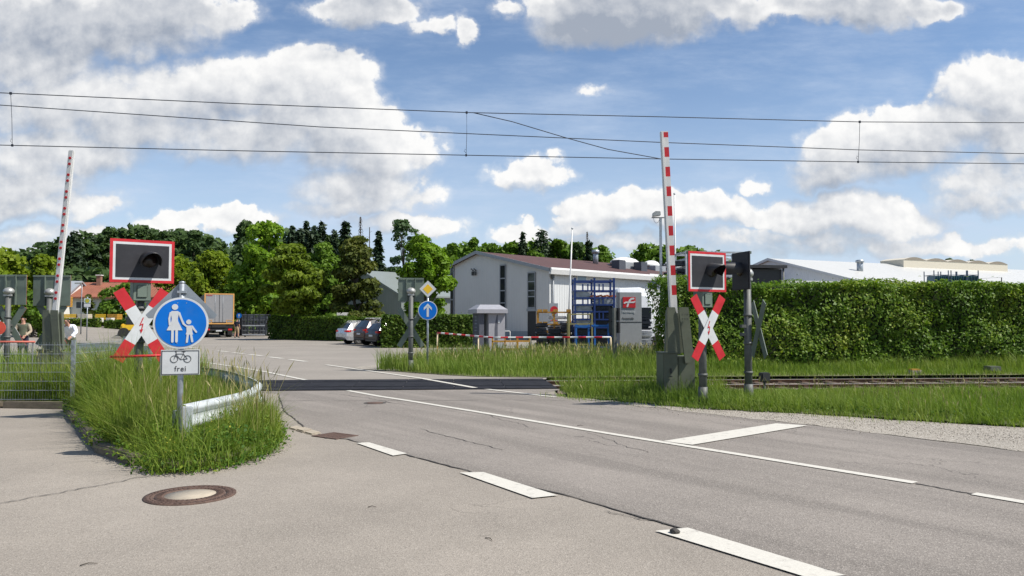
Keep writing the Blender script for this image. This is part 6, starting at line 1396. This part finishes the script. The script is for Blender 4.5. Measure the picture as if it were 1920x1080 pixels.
# white van behind the slab sign
t = thing('van', 'tall white van behind the grey slab sign', 'van', (at(1150, 600, 41).x, 41, 0), .10)
st = [(0, .5, 1.5, 3.18, 1.0, .82), (.15, .4, 1.55, 3.28, 1.02, .84), (1.2, .4, 1.55, 3.32, 1.02, .84), (1.62, .4, 1.5, 3.22, 1.02, .82), (1.85, .4, 1.45, 2.9, 1.02, .80), (2.15, .4, 1.35, 1.6, 1.0, .86), (2.5, .5, 1.0, 1.2, .9, .7)]; vs = []
for x, zb, zm, zt_, w, wt in st: vs += [(x, -w*.95, zb), (x, -w, zm), (x, -w*.95, zm+.75*(zt_-zm)), (x, -wt, zt_), (x, wt, zt_), (x, w*.95, zm+.75*(zt_-zm)), (x, w, zm), (x, w*.95, zb)]
q = MB(); n = 8; q.add(vs, [(i*n+j, (i+1)*n+j, (i+1)*n+j+1, i*n+j+1) for i in range(len(st)-1) for j in range(n-1)] + [tuple(range(n))[::-1], tuple(range((len(st)-1)*n, len(st)*n))]); q.build('body', MA['van_white'], t, bevel=.05)
q = MB(); q.box((1.5, -1.018, 1.95), (.55, .03, .6)); q.build('side_window', MA['glass'], t)
for x in (.5, 2.0):
    for s in (-1, 1): q = MB(); q.tube((x, s*.8, .38), (x, s*1.03, .38), .38, n=20); q.build('wheel', MA['tyre'], t)
for i, (px, z, lab) in enumerate(((1206, 1.5, 'dark metal frame stack between the slab sign and the hedge, upper one'), (1208, .7, 'dark metal frame stack between the slab sign and the hedge, lower one'))):
    bundle(lab, at(px, 600, 35).x, 35, z, .7, .7, .5, MA['dark_steel'] if i == 0 else MA['pale_steel'], 24, 190+i, 'frame_stack')
# truck
t = thing('truck', 'grey box truck seen from behind with an orange frame', 'truck', (at(411, 600, 70).x, 70, 0), .42)
q = MB(); q.box((0, 6.8, 2.62), (2.50, 13.4, 2.7)); q.build('trailer_box', simple('trailer_side', (.05, .055, .06), .5), t)
q = MB(); q.box((-.59, .07, 2.66), (1.13, .05, 2.5)); q.box((.59, .07, 2.66), (1.13, .05, 2.5))
q.build('rear_door', MA['door_grey'], t)
q = MB(); q.frame(-1.275, 1.275, 1.22, 4.02, .10, .03, .12); q.build('rear_frame', MA['orange'], t)
for x in (-.9, .9): q = MB(); q.frame(x-.3, x+.3, 1.33, 1.60, .045, .025, .055); q.build('reflective_plate', MA['orange'], t)
q = MB()
for x in (-.35, .3): q.tube((x, .03, 1.4), (x, .03, 3.9), .010, n=6)
q.build('locking_bar', MA['zinc'], t)
q = MB(); q.box((-.85, .03, 3.83), (.5, .02, .04)); q.build('red_marking', MA['red'], t)
q = MB(); q.box((0, .4, 1.02), (2.4, .6, .28)); q.box((0, .15, .72), (2.35, .16, .2)); q.box((0, 4, 1.05), (1.2, 8, .25)); q.build('underframe', MA['black'], t)
for x in (-.95, .95): q = MB(); q.box((x, .05, .74), (.34, .05, .14)); q.build('tail_lamp', MA['tail_red'], t)
q = MB(); q.box((0, .05, .62), (.52, .03, .12)); q.build('number_plate', MA['white'], t)
for y in (1.8, 3.1, 4.4):
    for s in (-1, 1): q = MB(); q.tube((s*.85, y, .5), (s*1.2, y, .5), .5, n=20); q.build('wheel', MA['tyre'], t)
for s in (-1, 1): q = MB(); q.box((s*1.0, 1.15, .55), (.42, .03, .6)); q.build('mud_flap', MA['black'], t)
q = MB(); q.box((0, 14.8, 2.0), (2.4, 2.0, 2.9)); q.build('cab', MA['dark_steel'], t, bevel=.12)
for y in (12.6, 15.2):
    for s in (-1, 1): q = MB(); q.tube((s*.85, y, .5), (s*1.2, y, .5), .5, n=20); q.build('wheel', MA['tyre'], t)
# crates of frames beside the truck
for i, (px, top, w_, lab) in enumerate(((476, 612, 44, 'grey wire crate stack beside the truck, lower one'), (476, 589, 44, 'grey wire crate stack beside the truck, upper one'))):
    a = at(px, top, 72); t = thing('wire_crate', lab, 'crate', (a.x, 72, 0), .05); W_ = w_/F*72; z1 = a.z; z0 = .2 if i == 0 else at(px, 612, 72).z+.05; q = MB()
    for x in (-W_/2, -W_/4, 0, W_/4, W_/2):
        for y in (0, 1.5): q = MB(); q.box((x, y, (z0+z1)/2), (.07, .07, z1-z0)); q.build('corner_post', MA['dark_steel'], t)
    q = MB()
    for z in (z0+.05, (z0+z1)/2, z1-.05):
        for y in (0, 1.5): q.box((0, y, z), (W_, .05, .07))
    for k_ in range(16): q.box((-W_/2+W_*(k_+.5)/16, 0, (z0+z1)/2), (.025, .03, z1-z0-.1))
    q.build('bars', simple('crate_grey', (.14, .15, .16), .5, .3, var=.3), t); q = MB()
    r = random.Random(i)
    for k_ in range(26): q.box((r.uniform(-.45, .45)*W_, r.uniform(.2, 1.3), r.uniform(z0+.15, z1-.15)), (r.uniform(.2, .7), r.uniform(.1, .5), r.uniform(.06, .3)))
    q.build('load', simple('crate_load', (.06, .07, .08), .5, .4, var=.5, scale=2), t); q = MB(); q.box((0, -.02, z0+.03), (W_*.95, .08, .10)); q.build('base_rail', MA['pale_steel'], t)
t = thing('arrow_sign', 'small blue arrow sign between the truck and the crates', 'road sign', (at(448, 600, 71).x, 71, 0)); zt = at(448, 592, 71).z
q = MB(); q.tube((0, .05, 0), (0, .05, zt+.2), .03, n=8); q.build('post', MA['zinc'], t); q = MB(); q.disc((0, zt), .24, -.01, .01, 24); q.build('disc', MA['blue'], t); q = MB(); q.box((0, -.014, zt-.02), (.05, .006, .28)); q.prism([(-.1, zt+.02), (0, zt+.17), (.1, zt+.02)], -.018, -.0125); q.build('arrow', MA['white'], t)
t = thing('site_gate', 'dark upright gate panel right of the truck', 'gate', (at(452, 600, 73.5).x, 73.5, 0)); q = MB()
for x in (-.4, .4): q.box((x, 0, 1.2), (.1, .1, 2.4))
q.build('post', MA['black'], t); q = MB(); q.box((.1, .0, 1.1), (.5, .06, 2.0)); q.build('panel', MA['black'], t)

# ------------------------------------------------------------------ people
def skin_body(J, E_):
    bm = bmesh.new(); vm = {}
    for kx, (p, r) in J.items(): vm[kx] = bm.verts.new(p)
    for a, c in E_: bm.edges.new((vm[a], vm[c]))
    me = bpy.data.meshes.new('tmp_body'); bm.verts.index_update(); idx = {kx: v.index for kx, v in vm.items()}; bm.to_mesh(me); bm.free()
    o = bpy.data.objects.new('tmp_body', me); COL.objects.link(o); md = o.modifiers.new('s', 'SKIN'); sv = me.skin_vertices[0].data
    for kx, (p, r) in J.items(): sv[idx[kx]].radius = (r, r) if not isinstance(r, tuple) else r
    sv[idx['pelvis']].use_root = True; md.use_smooth_shade = True
    sd = o.modifiers.new('d', 'SUBSURF'); sd.levels = 2; sd.render_levels = 2
    dg = bpy.context.evaluated_depsgraph_get(); m2 = bpy.data.meshes.new_from_object(o.evaluated_get(dg)); bpy.data.objects.remove(o); return m2
def person(label, loc, rz, pose, clothes, hair=True):
    """pose: joints in the local frame, facing -y, standing on z = 0; clothes: list of (name, material, bones)"""
    t = thing('person', label, 'person', loc, rz); J = pose
    E_ = [('pelvis', 'waist'), ('waist', 'chest'), ('chest', 'neck'), ('neck', 'head'), ('head', 'crown')]
    for s in 'LR': E_ += [('chest', 'sh'+s), ('sh'+s, 'el'+s), ('el'+s, 'wr'+s), ('wr'+s, 'palm'+s), ('pelvis', 'hip'+s), ('hip'+s, 'kn'+s), ('kn'+s, 'an'+s), ('an'+s, 'toe'+s)]
    me = skin_body(J, E_); bm = bmesh.new(); bm.from_mesh(me)
    # face: a nose pulled from the front of the head; fingers as tapered chains joined into the mesh
    hd = Vector(J['head'][0]); cr = Vector(J['crown'][0])
    for v in bm.verts:
        d = v.co - (hd*.55+cr*.45); 
        if d.length < .2 and v.co.z > hd.z-.02 and d.y < -.04 and abs(d.x) < .035 and abs(d.z) < .04: v.co.y -= .018
    q = MB()
    for s in 'LR':
        w = Vector(J['wr'+s][0]); p = Vector(J['palm'+s][0]); d = (p-w).normalized(); sd = d.cross(Vector((0, 1, .2))).normalized()
        for i, ln in enumerate((.062, .075, .07, .055)):
            b0 = p + sd*(i-1.5)*.019; q.path([b0 - d*.015, b0 + d*ln*.5, b0 + d*ln + Vector((0, -.012, -.02))], [.0095, .009, .006], 6)
        b0 = w.lerp(p, .4) + sd*(-.035); q.path([b0 + sd*.02, b0 + d*.03 - sd*.012, b0 + d*.06 - sd*.010], [.011, .010, .007], 6)
    tmp = bpy.data.meshes.new('x'); tmp.from_pydata(q.v, [], q.f); bm.from_mesh(tmp); bm.to_mesh(me)
    me.materials.clear(); me.materials.append(MA['skin']); 
    for p in me.polygons: p.use_smooth = True
    body = bpy.data.objects.new('body', me); COL.objects.link(body); body.parent = t
    bones = {a+'-'+c: (Vector(J[a][0]), Vector(J[c][0])) for a, c in E_}
    def near(pt):
        best = None; bd = 9
        for nme, (a, c) in bones.items():
            d = c-a; u = max(0, min(1, (pt-a).dot(d)/d.length_squared)); x = (pt-(a+d*u)).length
            if x < bd: bd = x; best = nme; bu = u
        return best, bu
    lab = [near(p.center) for p in me.polygons]
    for nme, mat_, sel, thick in clothes:
        q = MB(); vmap = {}
        for p, (bn, u) in zip(me.polygons, lab):
            if bn in sel and sel[bn][0] <= u <= sel[bn][1]:
                f = []
                for vi in p.vertices:
                    if vi not in vmap: v = me.vertices[vi]; vmap[vi] = len(q.v); q.v.append(tuple(v.co + v.normal*thick))
                    f.append(vmap[vi])
                q.f.append(tuple(f)); q.m.append(0); q.s.append(True)
        q.build(nme, mat_, t, fix=False)
    c0_ = hd*.45+cr*.55
    if hair:
        q = MB(); vmap = {}
        for p, (bn, u) in zip(me.polygons, lab):
            if p.center.z > c0_.z - .03 and (p.center - c0_).length < .2 and (p.center.y > c0_.y - .045 or p.center.z > c0_.z + .055):
                f = []
                for vi in p.vertices:
                    if vi not in vmap: v = me.vertices[vi]; vmap[vi] = len(q.v); q.v.append(tuple(v.co + v.normal*.014))
                    f.append(vmap[vi])
                q.f.append(tuple(f)); q.m.append(0); q.s.append(True)
        if q.f: q.build('hair', MA['hair'], t, fix=False)
    for s in (-1, 1):
        q = MB(); q.lathe([(.0001, -.010), (.011, 0), (.0001, .010)], 8, (c0_.x+s*.032, c0_.y-.088, c0_.z+.0)); q.build('eye', MA['hair'], t)
        q = MB(); q.lathe([(.0001, -.03), (.018, -.01), (.02, .015), (.0001, .03)], 8, (c0_.x+s*.085, c0_.y+.01, c0_.z-.01)); q.build('ear', MA['skin'], t)
    q = MB(); q.box((c0_.x, c0_.y-.088, c0_.z-.075), (.045, .012, .01)); q.build('mouth', simple('lips', (.30, .11, .09), .5), t)
    return t
def stand(lean=0.0, arms=None, stride=0.0, look=0.0):
    l = lean
    J = {'pelvis': ((0, .0, .95), (.15, .11)), 'waist': ((0, -.10*l, 1.10), (.135, .10)), 'chest': ((0, -.30*l, 1.33-.04*l), (.165, .115)), 'neck': ((0, -.42*l, 1.50-.08*l), (.058, .058)), 'head': ((0, -.47*l-.015, 1.58-.09*l), (.075, .085)), 'crown': ((0, -.50*l-.01, 1.70-.10*l), (.078, .09))}
    for s, sg in (('L', 1), ('R', -1)):
        J['hip'+s] = ((sg*.10, 0, .88), (.088, .09)); J['kn'+s] = ((sg*.11, -.02+sg*stride*.5, .49), (.058, .06)); J['an'+s] = ((sg*.12, .03+sg*stride, .09), (.04, .042)); J['toe'+s] = ((sg*.14, -.13+sg*stride, .035), (.042, .032))
        sh = Vector((sg*.19, -.32*l, 1.43-.06*l)); J['sh'+s] = (sh, (.062, .062))
        a = arms[s] if arms else ((sg*.25, .02-.2*l, 1.16), (sg*.25, -.08-.2*l, .92))
        J['el'+s] = (Vector(a[0]), (.045, .045)); J['wr'+s] = (Vector(a[1]), (.03, .028)); d = (Vector(a[1])-Vector(a[0])).normalized(); J['palm'+s] = (Vector(a[1])+d*.075, (.04, .018))
    return J
FULL = (0, 1)
TORSO = {'pelvis-waist': (.25, 1), 'waist-chest': FULL, 'chest-neck': (0, .72), 'chest-shL': FULL, 'chest-shR': FULL}
LEGS = {'pelvis-hipL': FULL, 'pelvis-hipR': FULL, 'hipL-knL': FULL, 'hipR-knR': FULL, 'knL-anL': (0, .95), 'knR-anR': (0, .95), 'pelvis-waist': (0, .30)}
SHORTS = {'pelvis-hipL': FULL, 'pelvis-hipR': FULL, 'hipL-knL': FULL, 'hipR-knR': FULL, 'pelvis-waist': (0, .30), 'knL-anL': (0, .12), 'knR-anR': (0, .12)}
SHOES = {'anL-toeL': FULL, 'anR-toeR': FULL, 'knL-anL': (.93, 1), 'knR-anR': (.93, 1)}
SLEEVES = {'shL-elL': FULL, 'shR-elR': FULL, 'elL-wrL': (0, .93), 'elR-wrR': (0, .93)}
SHORTSL = {'shL-elL': (0, .8), 'shR-elR': (0, .8)}
Yp = 69
person('person in a navy shirt and khaki shorts walking beside the truck', (at(443.5, 637, Yp).x, Yp, 0), PI-.25, stand(.05, None, .10), [('shorts', MA['khaki'], SHORTS, .018), ('shirt', MA['navy'], {**TORSO, **SHORTSL}, .014), ('shoes', MA['shoe'], SHOES, .012)])
Yp = 27.5; px_ = at(133, 640, Yp).x
person('person in a white shirt leaning forward on a bicycle handlebar', (px_, Yp, .0), .12, stand(.75, {'L': ((.36, -.44, 1.17), (.27, -.62, 1.02)), 'R': ((-.36, -.44, 1.17), (-.27, -.62, 1.02))}), [('trousers', MA['green_cloth'], LEGS, .012), ('shirt', MA['shirt_white'], {**TORSO, **SLEEVES}, .018), ('shoes', MA['shoe'], SHOES, .012)])
t = thing('bicycle', 'bicycle held by the person in the white shirt', 'bicycle', (px_-.03, Yp-.62, .0), .12 + PI/2)
for x in (-.52, .55):
    q = MB(); q.ring((x, .34), .315, .345, -.018, .018, 32); w_ = q.build('wheel', MA['tyre'], t); q = MB()
    for k_ in range(14): a = 2*PI*k_/14; q.tube((x, 0, .34), (x+.315*math.cos(a), 0, .34+.315*math.sin(a)), .003, n=4)
    q.build('spokes', MA['zinc'], w_)
q = MB(); HBx = -.34
for a, c in (((-.52, .34), (-.40, .82)), ((-.40, .82), (-.36, .96)), ((-.42, .72), (.0, .30)), ((-.41, .78), (.14, .78)), ((.0, .30), (.16, .90)), ((.0, .30), (.55, .34)), ((.14, .78), (.55, .34))): q.tube((a[0], 0, a[1]), (c[0], 0, c[1]), .018, n=8)
q.build('frame', MA['yellow_steel'], t); q = MB(); q.path([(-.25, -.28, .96), (-.36, -.18, .99), (-.38, 0, .97), (-.36, .18, .99), (-.25, .28, .96)], .014, 8); q.build('handlebar', MA['black'], t); q = MB(); q.box((.17, 0, .93), (.26, .14, .05), tx=.8, ty=.7); q.build('saddle', MA['black'], t, bevel=.02)
Yp = 30
person('person in a dark waistcoat with light sleeves standing behind the wire fence', (at(43, 660, Yp).x, Yp, .0), .3, stand(.1, {'L': ((.27, -.05, 1.16), (.14, -.22, 1.00)), 'R': ((-.27, -.05, 1.16), (-.14, -.22, 1.02))}), [('trousers', MA['navy'], LEGS, .014), ('waistcoat', MA['green_cloth'], TORSO, .018), ('sleeves', MA['beige_cloth'], SLEEVES, .014), ('shoes', MA['shoe'], SHOES, .012)])
